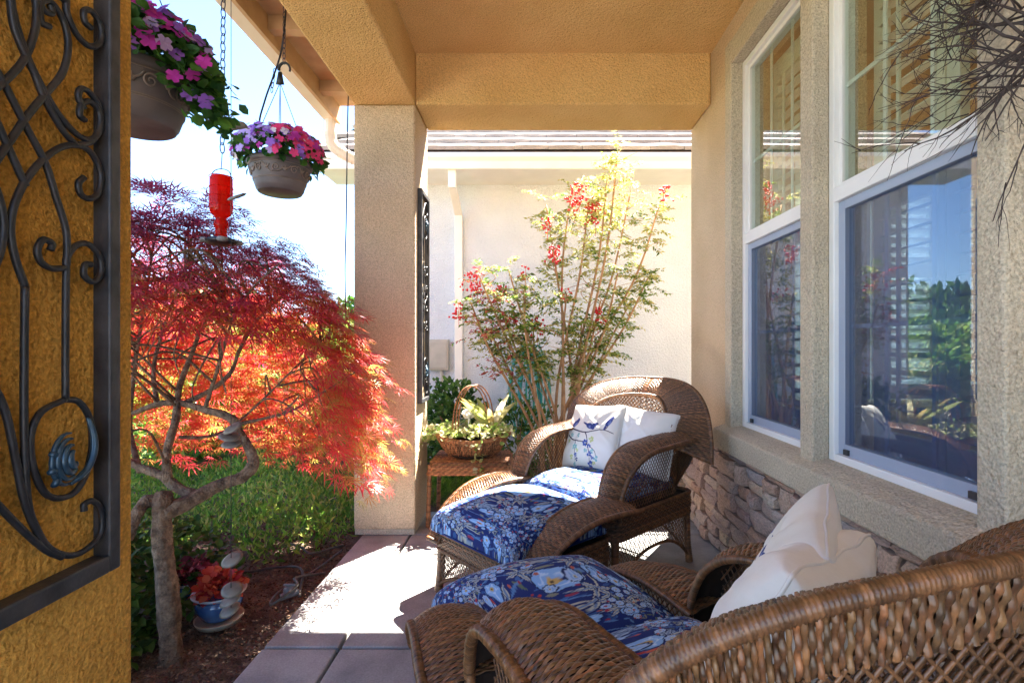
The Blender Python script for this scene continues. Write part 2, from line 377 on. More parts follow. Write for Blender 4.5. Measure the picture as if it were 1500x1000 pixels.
bounce_o = MB().box(-7, 6, -9, YB - .05, -0.12, -0.02).build('bounce_slab', M['drive']); tag(bounce_o, kind='structure')  # unseen pale slab added behind the camera to bounce sun onto the porch
patio = MB().box(-0.95, 1.04, YB, 3.30, -0.13, -0.022).build('patio', M['joint']); tag(patio, kind='structure')
xs = [(-0.955, -0.688), (-0.676, 0.17), (0.182, 1.045)]
ys = [(YB, -0.375), (-0.363, 0.722), (0.734, 1.812), (1.824, 2.902), (2.914, 3.31)]
for (x0, x1) in xs:
    for (y0, y1) in ys:
        MB().box(x0, x1, y0, y1, -0.06, 0.0).build('slab', M['slab'], patio, bevel=0.006)

# ------------------------------------------------------------------ porch structure (stucco piers, beams, ceiling, eave)
def soft_box(name, label, cat, b, m='stucco', group=None, bev=0.012):
    o = MB().box(*b).build(name, M[m], bevel=bev, seg=3); tag(o, label, cat, group); return o
pier = soft_box('stucco_pier', 'tan stucco pier carrying the large black scroll panel with blue leaf', 'pier', (-1.006, -0.655, 0.48, 0.842, 0.0, 2.455), 'stucco_warm_lit')
pil = thing('stucco_pillar', 'tan stucco pillar between the red maple and the planter basket', 'pillar', (-0.83, 3.08, 0))
MB().box(-1.006, -0.655, 2.90, 3.26, 0.03, 2.455).build('shaft', M['stucco_cool_lit'], pil, bevel=0.012, seg=3)
MB().box(-1.000, -0.661, 2.906, 3.254, 0.0, 0.03).build('base_strip', M['trim'], pil)
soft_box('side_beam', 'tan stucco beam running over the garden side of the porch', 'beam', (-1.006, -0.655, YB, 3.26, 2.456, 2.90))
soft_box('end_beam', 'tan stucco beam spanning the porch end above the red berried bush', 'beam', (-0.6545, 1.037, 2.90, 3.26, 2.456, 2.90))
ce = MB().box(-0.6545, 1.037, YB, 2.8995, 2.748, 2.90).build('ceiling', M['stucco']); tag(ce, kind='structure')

eave = thing('roof_eave', 'eave with cream gutter and brown soffit above the hanging baskets', 'eave', (-1.2, 1.0, 2.6))
MB().box(-1.285, -1.0065, YB, 3.44, 2.70, 2.72).build('soffit', M['soffit'], eave)
MB().box(-1.305, -1.2855, YB, 3.46, 2.585, 2.80).build('fascia', M['soffit'], eave)
prof = [(-1.3055, 2.605), (-1.3055, 2.74), (-1.435, 2.74), (-1.435, 2.70), (-1.42, 2.685), (-1.40, 2.64), (-1.395, 2.605)]
gut = MB().prism(prof, 'y', YB, 3.50).build('gutter', M['cream'], eave, bevel=0.004)
for k in range(6):
    MB().box(-1.284, -1.007, 0.05 + k * 0.61, 0.11 + k * 0.61, 2.63, 2.6995).build('rafter_tail', M['soffit'], eave)
dp = spline([(-1.35, 3.44, 2.605), (-1.35, 3.44, 2.50), (-1.33, 3.45, 2.43), (-1.22, 3.46, 2.36), (-1.08, 3.47, 2.30), (-1.02, 3.475, 2.20), (-1.02, 3.475, 1.9), (-1.02, 3.475, 0.4), (-1.02, 3.475, -0.03)], 60)
ds = MB().tube(dp, 0.036, 10)
for i in range(4, 26, 1):
    c = dp[i]; t = dp[i + 1] - dp[i]; t /= np.linalg.norm(t)
    if 2.2 < c[2] < 2.52: ds.tube([c - t * 0.004, c + t * 0.004], 0.0395, 10)
tag(ds.build('downspout', M['cream'], smooth=False), 'cream downspout elbow hanging from the gutter end behind the pillar', 'downspout')
# ------------------------------------------------------------------ house wall, room behind, windows
FW = (1.879, 2.522); NW = (1.138, 1.793); WZ = (0.675, 2.48)
house = thing('house_wall', 'tan stucco house wall with two tall windows and stone base', 'wall', (1.1, 1.6, 0))
w = MB()
w.box(1.037, 1.20, YB, 3.26, 0.0, 0.60)
w.box(1.037, 1.20, YB, NW[0] - 0.02, 0.60, 2.90)
w.box(1.037, 1.20, FW[1] + 0.02, 3.26, 0.60, 2.90)
w.box(1.037, 1.20, NW[0] - 0.02, FW[1] + 0.02, 2.50, 2.90)
w.box(1.037, 1.20, NW[1] + 0.015, FW[0] - 0.015, 0.60, 2.50)
w.box(1.20, 1.62, 3.10, 3.26, 0.0, 2.90).box(2.85, 4.948, 3.10, 3.26, 0.0, 2.90).box(1.62, 2.85, 3.10, 3.26, 0.0, 0.75).box(1.62, 2.85, 3.10, 3.26, 2.30, 2.90)
w.build('wall', M['stucco_cool_lit'], house)
tr = MB().box(1.0, 1.0365, FW[1], FW[1] + 0.078, 0.66, 2.60).box(1.0, 1.0365, FW[0] - 0.086, FW[0], 0.66, 2.48).box(1.0, 1.0365, NW[0] - 0.072, NW[0], 0.66, 2.60)
for i, b in enumerate([(0.998, 1.06, FW[1], FW[1] + 0.078, 0.655, 2.60), (0.998, 1.06, NW[1], FW[0], 0.655, 2.478), (0.998, 1.06, NW[0] - 0.072, NW[0], 0.655, 2.60),
                       (0.9995, 1.06, NW[0], FW[1], 2.48, 2.598)]):
    MB().box(*b).build('window_trim', M['trim'], house, bevel=0.008, seg=3)
MB().prism([(1.06, 0.56), (1.06, 0.684), (1.0, 0.672), (0.95, 0.655), (0.95, 0.56)][::-1], 'y', 1.03, 2.64).build('sill_ledge', M['trim'], house, bevel=0.008, seg=3)

# main roof above the porch and house
rf = MB()
rf.add([(-1.30, YB - .1, 2.80), (-1.30, 3.46, 2.80), (3.4, 3.46, 4.3), (3.4, YB - .1, 4.3), (-1.30, YB - .1, 2.87), (-1.30, 3.46, 2.87), (3.4, 3.46, 4.37), (3.4, YB - .1, 4.37)],
       [(0, 1, 2, 3), (7, 6, 5, 4), (0, 4, 5, 1), (1, 5, 6, 2), (2, 6, 7, 3), (3, 7, 4, 0)])
rf.build('roof', M['soffit'], house)

# stone veneer under the sill
MB().box(1.018, 1.0365, 0.55, 3.265, 0.0, 0.558).build('mortar_bed', M['mortar'], house)
def stone_mesh(k):
    r = np.random.default_rng(100 + k)
    a = np.linspace(-.5, .5, 6); b = np.linspace(-.5, .5, 4)
    A, B = np.meshgrid(a, b, indexing='ij')
    ea = np.abs(A) * 2; eb = np.abs(B) * 2
    D = -0.5 - r.uniform(-.25, .25, A.shape) * 0.45 + A * r.uniform(-.35, .35) + B * r.uniform(-.3, .3) + 0.16 * (ea > .99) + 0.14 * (eb > .99)
    A2 = A + r.uniform(-.03, .03, A.shape) ; B2 = B + r.uniform(-.05, .05, B.shape)
    m = MB(); m.grid(np.stack([D, A2, B2], -1)[:, ::-1])
    e = [(i, 0) for i in range(6)] + [(5, j) for j in range(1, 4)] + [(i, 3) for i in range(4, -1, -1)] + [(0, j) for j in range(2, 0, -1)]
    front = np.array([(D[i, j], A2[i, j], B2[i, j]) for i, j in e]); back = front.copy(); back[:, 0] = 0.6
    n = len(e); m.add(np.vstack([front, back]), [(i, (i + 1) % n, n + (i + 1) % n, n + i) for i in range(n)])
    me = mesh_np('stone', np.vstack(m.v), m.q, m.t, None, False); me.materials.append(M['stone']); return me
SM = [stone_mesh(k) for k in range(10)]
z = 0.004; 
while z < 0.55:
    h = random.choice([0.045, 0.055, 0.065, 0.08, 0.095]); h = min(h, 0.556 - z)
    if 0.556 - z - h < 0.03: h = 0.556 - z
    y = 0.62 - random.uniform(0, .1)
    while y < 3.255:
        l = random.uniform(0.10, 0.27); l = min(l, 3.262 - y)
        if l > 0.045:
            pr = random.uniform(0.026, 0.052)
            hh = h
            if h > 0.075 and random.random() < 0.35:      # two thin stones stacked
                for q in (0, 1):
                    child('stone', random.choice(SM), house, Vector((1.016 - pr * .4, y + l / 2, z + h * (0.25 + 0.5 * q))) - Vector(house.location), (0, 0, 0), (pr * 1.2, l - 0.006, h / 2 - 0.005))
            else:
                child('stone', random.choice(SM), house, Vector((1.016 - pr * .4, y + l / 2, z + h / 2)) - Vector(house.location), (random.uniform(-.012, .012), 0, 0), (pr * 1.2, l - 0.011, h - 0.010))
        y += l
    z += h

# room behind the windows
room = MB()
room.box(1.20, 5.0, YB, 3.10, -0.02, 0.02)
room.box(4.95, 5.05, YB, 0.1, 0.02, 2.70).box(4.95, 5.05, 2.9, 3.10, 0.02, 2.70).box(4.95, 5.05, 0.1, 2.9, 2.3, 2.70).box(1.2, 4.95, YB - .05, YB + .05, 0.02, 2.70)  # gap in the unseen far wall added to let sun brighten the room
rm = room.build('room_interior', M['roomwall']); tag(rm, kind='structure')
rc = MB().box(1.20, 5.0, YB, 3.10, 2.70, 2.745).build('room_ceiling', M['roomwall']); tag(rc, kind='structure')

def louvre_mesh(L, wd=0.062, th=0.009):
    a = np.arange(10) * 2 * PI / 10
    prof = [(wd / 2 * math.cos(t), th / 2 * math.sin(t)) for t in a]
    m = MB().prism(prof, 'y', -L / 2, L / 2)
    me = mesh_np('louvre', np.vstack(m.v), m.q, m.t, None, True); me.materials.append(M['shutter']); return me
LM = {}
def shutter(name, label, x, y0, y1, z0, z1, along='y', tilt=20, group=None, ang=0.0):
    """louvred panel; 'ang' swings it open about its y0 edge"""
    t = thing(name, label, 'shutter', (x, y0, z0), ang, group)
    L = y1 - y0; st = 0.045; H = z1 - z0
    f = MB(); f.box(-.014, .014, 0, st, 0, H).box(-.014, .014, L - st, L, 0, H)
    f.box(-.0135, .0135, st, L - st, 0, 0.09).box(-.0135, .0135, st, L - st, H - 0.09, H).box(-.0135, .0135, st, L - st, H * .5 - .04, H * .5 + .04)
    f.build('shutter_frame', M['shutter'], t, local=True)
    k = round(L - 2 * st, 3)
    if k not in LM: LM[k] = louvre_mesh(L - 2 * st)
    for (a, b) in ((0.09, H * .5 - .04), (H * .5 + .04, H - 0.09)):
        n = max(1, int((b - a) / 0.056))
        for i in range(n):
            child('louvre', LM[k], t, (0, L / 2, a + (i + .5) * (b - a) / n), (0, math.radians(tilt), 0))
    MB().box(-.042, -.034, L / 2 - .006, L / 2 + .006, 0.12, H - 0.12).build('tilt_rod', M['shutter'], t, local=True)
    return t

def window(name, label, y0, y1):
    t = thing(name, label, 'window', (1.06, (y0 + y1) / 2, WZ[0]), group='tall windows looking onto the porch')
    z0, z1 = WZ; xo, xi = 1.0605, 1.13
    f = MB(); fw = 0.032
    f.box(xo - .006, xi, y0 + .001, y0 + fw, z0, z1).box(xo - .006, xi, y1 - fw, y1 - .001, z0, z1)
    f.box(xo - .005, xi, y0 + fw, y1 - fw, z0, z0 + fw).box(xo - .005, xi, y0 + fw, y1 - fw, z1 - fw, z1 - .001)
    f.box(xo - .007, xi, y0 + fw, y1 - fw, 1.575, 1.625)
    f.build('frame', M['white'], t, bevel=0.003)
    a, b = y0 + fw, y1 - fw
    up = MB(); sw = 0.018
    up.box(xo + .012, xo + .035, a, a + sw, 1.626, z1 - fw).box(xo + .012, xo + .035, b - sw, b, 1.626, z1 - fw)
    up.box(xo + .012, xo + .035, a + sw, b - sw, 1.626, 1.640).box(xo + .012, xo + .035, a + sw, b - sw, z1 - fw - sw, z1 - fw)
    us = up.build('upper_sash', M['white'], t)
    MB().box(xo + .020, xo + .0235, a + sw, b - sw, 1.640, z1 - fw - sw).build('pane', M['glass'], us)
    lo = MB(); ww = 0.034
    zl0, zl1 = z0 + fw, 1.575
    lo.box(xo + .010, xo + .034, a, a + ww, zl0, zl1).box(xo + .010, xo + .034, b - ww, b, zl0, zl1)
    lo.box(xo + .010, xo + .034, a + ww, b - ww, zl0, zl0 + .038).box(xo + .010, xo + .034, a + ww, b - ww, zl1 - .03, zl1)
    ls = lo.build('lower_sash', M['screenframe'], t, bevel=0.002)
    MB().box(xo + .026, xo + .0295, a + ww, b - ww, zl0 + .038, zl1 - .03).build('pane', M['glass_low'], ls)
    MB().box(xo + .0125, xo + .0128, a + ww, b - ww, zl0 + .038, zl1 - .03).build('insect_screen', M['screen'], ls)
    for yy in (a + 0.05, b - 0.05):
        MB().box(xo + .002, xo + .0098, yy - .012, yy + .012, zl0 + .004, zl0 + .022).build('latch', M['darkplastic'], t)
    # grille bars inside the glazing
    for (par, za, zb, xx) in ((us, 1.640, z1 - fw - sw, xo + .028), (ls, zl0 + .038, zl1 - .03, xo + .033)):
        for k in (1, 2):
            yy = a + sw + (b - a - 2 * sw) * k / 3
            MB().box(xx, xx + .006, yy - .007, yy + .007, za, zb).build('muntin', M['white'], par)
        zm = za + (zb - za) * (0.42 if par is us else 0.5)
        MB().box(xx - .001, xx + .007, a + sw, b - sw, zm - .007, zm + .007).build('muntin', M['white'], par)
    return t
window('sash_window', 'tall double hung window beside the end beam, farther from twig bundle', *FW)
window('sash_window', 'tall double hung window beside the hanging dry twig bundle', *NW)
for (y0, y1), nm in ((FW, 'the window by the end beam'), (NW, 'the window by the twig bundle')):
    ym = (y0 + y1) / 2
    for (a, b), side in (((y0 + .02, ym - .003), 'edge nearer the twig bundle'), ((ym + .003, y1 - .02), 'edge nearer the end beam')):
        shutter('window_shutter', 'white louvred shutter panel inside %s, %s' % (nm, side), 1.215, a, b, 0.70, 2.46, tilt=-12, group='louvred shutters behind the porch windows')
# window in the end wall of the room, with its own shutters
fr = MB().box(1.62, 1.66, 3.12, 3.2, .75, 2.3).box(2.81, 2.85, 3.12, 3.2, .75, 2.3).box(1.66, 2.81, 3.12, 3.2, .75, .79).box(1.66, 2.81, 3.12, 3.2, 2.26, 2.3).box(2.21, 2.26, 3.121, 3.199, .79, 2.26)
ew = thing('room_window', 'white framed window in the far wall of the room seen through glass', 'window', (2.2, 3.16, .75))
ewf = fr.build('frame', M['white'], ew)
MB().box(1.66, 2.81, 3.158, 3.161, .79, 2.26).build('pane', M['glass'], ewf)
for k in range(3):
    s = shutter('room_shutter', ['white louvred shutter on the far room wall, next to the porch windows', 'white louvred shutter on the far room wall, middle of three', 'white louvred shutter on the far room wall, farthest from the porch windows'][k], 1.64 + k * 0.4 + .395, 3.05, 3.05 + .39, .76, 2.29, tilt=25, group='louvred shutters on the far room wall', ang=PI / 2)

# ------------------------------------------------------------------ wrought iron scroll panels
HALF = dict(
a=[(0.033,1.006),(0.033,1.086),(0.034,1.180),(0.036,1.203),(0.051,1.222),(0.071,1.226),(0.089,1.210),(0.090,1.186),(0.076,1.173),(0.062,1.181),(0.064,1.196),(0.074,1.198)],
b=[(0.034,1.188),(0.026,1.185),(0.011,1.183),(-0.002,1.189),(-0.007,1.204),(0.001,1.219),(0.013,1.216),(0.011,1.207)],
c=[(-0.023,1.155),(-0.036,1.191),(-0.041,1.224),(-0.035,1.259),(-0.016,1.300),(0.017,1.342),(0.049,1.362),(0.074,1.360),(0.090,1.336),(0.086,1.306),(0.071,1.293),(0.057,1.295),(0.053,1.309),(0.062,1.321)],
d=[(0.035,1.191),(0.034,1.237),(0.019,1.280),(0.004,1.320),(-0.020,1.355),(-0.046,1.394),(-0.068,1.423)],
e=[(0.049,1.362),(0.028,1.375),(0.003,1.404),(-0.011,1.430),(-0.024,1.449),(-0.037,1.475),(-0.042,1.513)],
f=[(0.049,1.362),(0.074,1.377),(0.088,1.403),(0.087,1.426),(0.072,1.434),(0.058,1.423),(0.055,1.407),(0.064,1.403)],
g=[(-0.068,1.282),(-0.046,1.323),(-0.020,1.372),(0.003,1.410),(0.028,1.452),(0.037,1.493),(0.030,1.524),(0.010,1.538),(-0.003,1.525),(-0.002,1.503),(0.010,1.504)],
h=[(-0.068,1.375),(-0.046,1.404),(-0.024,1.442),(-0.011,1.483),(-0.008,1.511),(-0.011,1.534)],
i=[(0.062,0.843),(0.063,0.853),(0.078,0.852),(0.092,0.831),(0.088,0.797),(0.049,0.786),(0.012,0.808),(-0.009,0.845),(-0.020,0.885),(-0.024,0.964),(-0.024,1.068),(-0.023,1.155)],
j=[(-0.068,1.046),(-0.048,1.002),(-0.035,0.941),(-0.022,0.877),(0.003,0.818),(0.028,0.793)],
k=[(-0.068,0.906),(-0.033,0.857),(0.003,0.812),(0.028,0.791)],
m=[(0.032,1.006),(0.054,1.000),(0.072,0.972),(0.075,0.931),(0.062,0.890),(0.040,0.872),(0.008,0.881),(-0.011,0.918),(-0.016,0.963),(-0.002,0.993),(0.032,1.006)])
def iron_panel(label, yc, xw):
    """panel on the +x face of a pier; xw is the face's x. 24 x 126 cm"""
    t = thing('iron_panel', label, 'wall panel', (xw, yc, 0.74), group='scrolled iron panels on the porch piers')
    z0, z1, hw = 0.74, 2.0, 0.116; x0, x1 = 0.0, 0.026
    for (a, b, c, d) in ((-hw, -hw + .02, z0, z1), (hw - .02, hw, z0, z1), (-hw + .02, hw - .02, z0, z0 + .026), (-hw + .02, hw - .02, z1 - .026, z1)):
        MB().box(xw + x0 - .002, xw + x1, yc + a, yc + b, c, d).build('frame_bar', M['ironframe'], t, bevel=0.003)
    zc = 1.37; CX = -0.045
    def bar(P, name='scroll'):
        P = np.array(P); n = max(24, len(P) * 9)
        Q = np.stack([np.full(len(P), xw + 0.016), P[:, 0] + yc, P[:, 1]], -1)
        if P[:, 0].min() < -hw or P[:, 0].max() > hw: return
        MB().tube(spline(Q, n), 0.0043, 8).build(name, M['iron'], t, smooth=True)
    for k, P in HALF.items():
        P = [(max(-.094, min(.094, a)), b) for a, b in P]
        bar(P)
        if k in 'abcfgim':
            bar([(2 * CX - a, b) for a, b in P if abs(2 * CX - a) < .097] if k in 'bi' else [(max(-.094, 2 * CX - a), b) for a, b in P])
        if k in 'abcijkm':                                             # the same work turned over for the top half
            bar([(a, 2.74 - b) for a, b in P])
        if k in 'abim':
            bar([(max(-.094, 2 * CX - a), 2.74 - b) for a, b in P])
    # cast leaf rosettes
    def leaf_rosette(cy, cz, s):
        m = MB()
        def arc(P, r, lift=0.0):
            P = spline(np.array([(xw + .021 + lift + .004 * math.sin(PI * i / (len(P) - 1)), yc + cy + a, cz + s * b) for i, (a, b) in enumerate(P)]), 26)
            m.tube(P, r * np.sin(np.linspace(.45, PI - .22, 26)) ** .6, 8)
        for q, rad in enumerate((.008, .015, .022, .028)):                # rolled acanthus leaf: nested ribs round an eye
            th = np.linspace(5.6 - .25 * q, 1.2 + .05 * q, 9)
            arc([(-.004 + rad * math.cos(t) * .95, rad * math.sin(t) * 1.25) for t in th], .0052 - .0006 * q, .006 - .0022 * q)
        for q in range(3):                                                # tail sweeping up along the loop
            o_ = q * .0048
            arc([(.000 + o_, -.036 + o_ * .7), (.018 + o_ * .8, -.026 + o_), (.030 + o_ * .4, -.004 + o_), (.033 + o_ * .2, .024), (.027 + o_ * .3, .052 - o_ * .4)], .0042 - .0004 * q, .002 * (q % 2))
        for (a_, b_) in ((-.030, .012), (-.032, -.012), (-.026, -.030)):
            arc([(a_ * .7, b_ * .7), (a_ * .95, b_ * .9), (a_ * 1.06, b_ * 1.08)], .0050)
        m.build('leaf_rosette', M['patina'], t, smooth=True)
    leaf_rosette(0.035, 0.925, 1); leaf_rosette(0.035, 2.74 - 0.925, -1)
    return t
iron_panel('black iron scroll panel with blue leaf rosette on the tan stucco pier', 0.666, -0.655)
iron_panel('small sunlit iron scroll panel on the pillar beside the planter basket', 3.08, -0.655)

# ------------------------------------------------------------------ neighbour's house
nb = thing('neighbour_house', 'cream stucco neighbouring house with grey tile roof and white gutter', 'house', (2.0, 6.5, -0.05))
MB().box(-1.55, 7.0, 5.0, 9.0, -0.05, 2.86).build('wall', M['neighbour'], nb)
MB().box(-1.9, 7.1, 4.62, 5.0, 2.66, 2.70).build('soffit', M['whitepaint'], nb)
MB().prism([(4.62, 2.655), (4.62, 2.79), (4.49, 2.79), (4.49, 2.75), (4.515, 2.72), (4.53, 2.655)], 'x', -1.92, 7.1).build('gutter', M['whitepaint'], nb, bevel=0.004)
MB().box(-1.9, 7.08, 4.60, 4.619, 2.665, 2.80).build('fascia', M['whitepaint'], nb)
pit = math.radians(31); cp, sp_ = math.cos(pit), math.sin(pit)
def roofpt(s, h): return (4.55 + s * cp - h * sp_, 2.795 + s * sp_ + h * cp)     # distance up the slope, height above the deck
p = [roofpt(0, 0), roofpt(5.2, 0), roofpt(5.2, .03), roofpt(0, .03)]
roof = MB().prism(p[::-1], 'x', -1.95, 7.15).build('roof', M['mortar'], nb)
tm = MB(); tw, tl, tt = 0.298, 0.40, 0.034
tm.add([(-tw / 2, 0, 0), (tw / 2, 0, 0), (tw / 2, tl, 0), (-tw / 2, tl, 0), (-tw / 2, 0, tt), (-tw * .2, 0, tt + .002), (tw * .2, 0, tt + .003), (tw / 2, 0, tt),
        (-tw / 2, tl, tt), (-tw * .2, tl, tt + .002), (tw * .2, tl, tt + .003), (tw / 2, tl, tt)],
       [(0, 3, 2, 1), (4, 5, 9, 8), (5, 6, 10, 9), (6, 7, 11, 10), (3, 0, 4, 8), (1, 2, 11, 7)], [(0, 1, 7), (0, 7, 4), (4, 7, 6), (4, 6, 5), (2, 3, 8), (2, 8, 11)])
tme = mesh_np('roof_tile', np.vstack(tm.v), tm.q, tm.t, None, False); tme.materials.append(M['rooftile'])
rl = Vector(nb.location)
for r in range(10):
    s0 = -0.03 + r * 0.315
    for c in range(15 if r < 8 else 14):
        x = -1.8 + c * 0.302 + (0.15 if r % 2 else 0)
        y, z = roofpt(s0, 0.042)
        o = child('roof_tile', tme, nb, Vector((x, y, z + random.uniform(-.002, .003))) - rl, (pit - math.radians(6.0), 0, random.uniform(-.006, .006)))
for k, x in enumerate([2.78, 7.12]):
    pass
st = MB()
for r in range(16):                                                    # plain courses beyond the view, each a stepped strip
    s0 = -0.03 + r * 0.315
    x0 = 2.62 if r < 10 else -1.9
    y0, z0 = roofpt(s0, .042); y1, z1 = roofpt(s0 + .36, .03)
    st.add([(x0, y0, z0), (7.1, y0, z0), (7.1, y1, z1), (x0, y1, z1), (x0, y0 - .015, z0 + .03), (7.1, y0 - .015, z0 + .03), (7.1, y1, z1 + .032), (x0, y1, z1 + .032)],
           [(0, 3, 2, 1), (4, 5, 6, 7), (0, 1, 5, 4), (1, 2, 6, 5), (3, 0, 4, 7)])
tag(st.build('roof_course', M['rooftile'], nb), kind='stuff')
dn = thing('white_downspout', 'white rectangular downspout on the cream neighbouring wall', 'downspout', (-0.70, 4.95, -0.05))
MB().box(-0.735, -0.665, 4.56, 4.62, 2.50, 2.66).build('outlet', M['whitepaint'], dn, bevel=.005)
MB().add([(-.737, 4.555, 2.52), (-.663, 4.555, 2.52), (-.663, 4.625, 2.52), (-.737, 4.625, 2.52), (-.727, 4.925, 2.34), (-.653, 4.925, 2.34), (-.653, 4.992, 2.34), (-.727, 4.992, 2.34)],
         [(0, 3, 2, 1), (4, 5, 6, 7), (0, 1, 5, 4), (1, 2, 6, 5), (2, 3, 7, 6), (3, 0, 4, 7)]).build('elbow', M['whitepaint'], dn, bevel=.005)
MB().box(-0.73, -0.655, 4.925, 4.995, -0.04, 2.345).build('pipe', M['whitepaint'], dn, bevel=.005)
ub = thing('utility_box', 'small grey utility box on the cream wall left of the downspout', 'utility box', (-0.88, 4.95, 0.84))
MB().box(-0.99, -0.79, 4.93, 4.998, 0.84, 1.14).build('cabinet', M['utility'], ub, bevel=.006)
MB().box(-0.975, -0.805, 4.922, 4.93, 0.86, 1.12).build('door', M['utility'], ub, bevel=.004)
MB().tube([(-.86, 4.97, .84), (-.86, 4.97, .0), (-.86, 4.97, -.05)], .016, 8).build('conduit', M['utility'], ub)

# ------------------------------------------------------------------ wicker seating
WCOL = np.array((0.150, 0.068, 0.027))
def weave(mb, S, ulen, vlen, w=0.0068, stake=0.013, A=0.0016, t=0.0022, u0=0.0, u1=1.0):
    N = max(2, int(vlen / w)); Mu = max(4, int(ulen / stake * 4))
    u = np.linspace(u0, u1, Mu + 1)[None, None, :]
    j = np.arange(N); vj = ((j + .5) / N)[:, None, None]
    off = np.array([-.53, -.27, .27, .53])[None, :, None]; hp = np.array([-0.4, .8, .8, -0.4])[None, :, None]
    V = np.clip(vj + (off * rng.uniform(.86, 1.06, (N, 1, 1)) + rng.normal(size=(N, 1, 1)) * .07 + .05 * np.sin(u * ulen * 45 + rng.uniform(0, 6, (N, 1, 1)))) * w / vlen, 0, 1); U = u + 0 * V
    P = S(U, V); e = 1e-3
    du = S(np.clip(U + e, 0, 1), V) - S(np.clip(U - e, 0, 1), V)
    dv = S(U, np.clip(V + e, 0, 1)) - S(U, np.clip(V - e, 0, 1))
    n = unit(np.cross(du, dv))
    amp = rng.uniform(.65, 1.35, (N, 1, 1)); jit = rng.normal(size=(N, 1, 1)) * .35 + .35 * np.sin(U * ulen / stake * .7 + rng.uniform(0, 6, (N, 1, 1)))
    h = A * amp * np.cos(PI * (U * ulen / stake) + PI * j[:, None, None] + jit) + t * hp * rng.uniform(.8, 1.2, (N, 1, 1))
    P = P + n * h[..., None]
    Mv = Mu + 1
    jj = j[:, None, None]; k = np.arange(3)[None, :, None]; i = np.arange(Mu)[None, None, :]
    b = jj * 4 * Mv
    Q = np.stack([b + k * Mv + i, b + k * Mv + i + 1, b + (k + 1) * Mv + i + 1, b + (k + 1) * Mv + i], -1).reshape(-1, 4)
    seg = rng.uniform(.55, 1.5, (N, 1, 1)) * (1 + .3 * np.sin(U * ulen / stake * 2.1 + j[:, None, None] * 1.7)) * (0.85 + .3 * rng.random((N, 1, Mv)))
    C = np.clip(WCOL * (seg + 0 * V)[..., None], 0, 1)
    C[..., 2] *= 1.0; C[..., 0] *= 1 + .12 * np.sin(j * 2.3)[:, None, None]
    mb.add(P.reshape(-1, 3), Q, None, C.reshape(-1, 3))
def backing(S, nu=14, nv=40, d=0.0035):
    u, v = np.meshgrid(np.linspace(0, 1, nu), np.linspace(0, 1, nv), indexing='ij'); e = 1e-3
    n = unit(np.cross(S(np.clip(u + e, 0, 1), v) - S(np.clip(u - e, 0, 1), v), S(u, np.clip(v + e, 0, 1)) - S(u, np.clip(v - e, 0, 1))))
    return S(u, v) - n * d
def rope(mb, P, r, pitch=None, closed=False, amp=.2, sides=9):
    """wrapped edging: a tube with a spiral rib"""
    P = np.asarray(P, float); d = np.concatenate([[0], np.cumsum(np.linalg.norm(np.diff(P, axis=0), axis=1))]); L = d[-1]
    pitch = pitch or r * .62
    n = int(L / (pitch / 3.2)) + 2; s = np.linspace(0, L, n)
    Q = np.stack([np.interp(s, d, P[:, k]) for k in range(3)], -1)
    T = unit(np.gradient(Q, axis=0)); a = np.array([0, 0, 1.0]) if abs(T[0, 2]) < .9 else np.array([1.0, 0, 0])
    U = np.zeros_like(Q); u = unit(np.cross(T[0], a)); U[0] = u
    for i in range(1, n):
        u = u - T[i] * (u @ T[i]); u = u / np.linalg.norm(u); U[i] = u
    W = np.cross(T, U); th = np.arange(sides) * 2 * PI / sides
    rad = r * (1 + amp * np.sin(2 * PI * s[:, None] / pitch + th[None]))
    V = Q[:, None] + rad[..., None] * (np.cos(th)[None, :, None] * U[:, None] + np.sin(th)[None, :, None] * W[:, None])
    i = np.arange(n - 1)[:, None]; k = np.arange(sides)[None]; k2 = (k + 1) % sides
    F = np.stack([i * sides + k, i * sides + k2, (i + 1) * sides + k2, (i + 1) * sides + k], -1).reshape(-1, 4)
    wrap = np.floor(s / pitch).astype(int); f = rng.uniform(.6, 1.45, wrap.max() + 2)[wrap]
    C = np.clip(WCOL * 1.05 * f[:, None, None] * np.ones((1, sides, 1)), 0, 1)
    mb.add(V.reshape(-1, 3), F, None, C.reshape(-1, 3))
def lattice(mb, fn, L, zlo, zhi, p=0.021, slope=1.35, r=0.0021):
    """diagonal open work on a wall: fn(a, z) -> xyz, a in metres along, zlo/zhi functions of a"""
    for sgn in (1, -1):
        a0 = -1.2
        while a0 < L + 1.2:
            a = np.arange(a0 if sgn > 0 else a0, a0 + 1.2, 0.008) if sgn > 0 else np.arange(a0, a0 - 1.2, -0.008)
            z = 0.02 + np.abs(a - a0) * slope
            ok = (a >= 0) & (a <= L)
            ok &= (z >= zlo(np.clip(a, 0, L))) & (z <= zhi(np.clip(a, 0, L)))
            idx = np.nonzero(ok)[0]
            if len(idx):
                for run in np.split(idx, np.nonzero(np.diff(idx) > 1)[0] + 1):
                    if len(run) > 1:
                        P = fn(a[run], z[run]).copy()
                        k = rng.uniform(.6, 1.4)
                        mb.tube(P, r, 4, cap=False, col=np.clip(WCOL * k, 0, 1))
            a0 += p
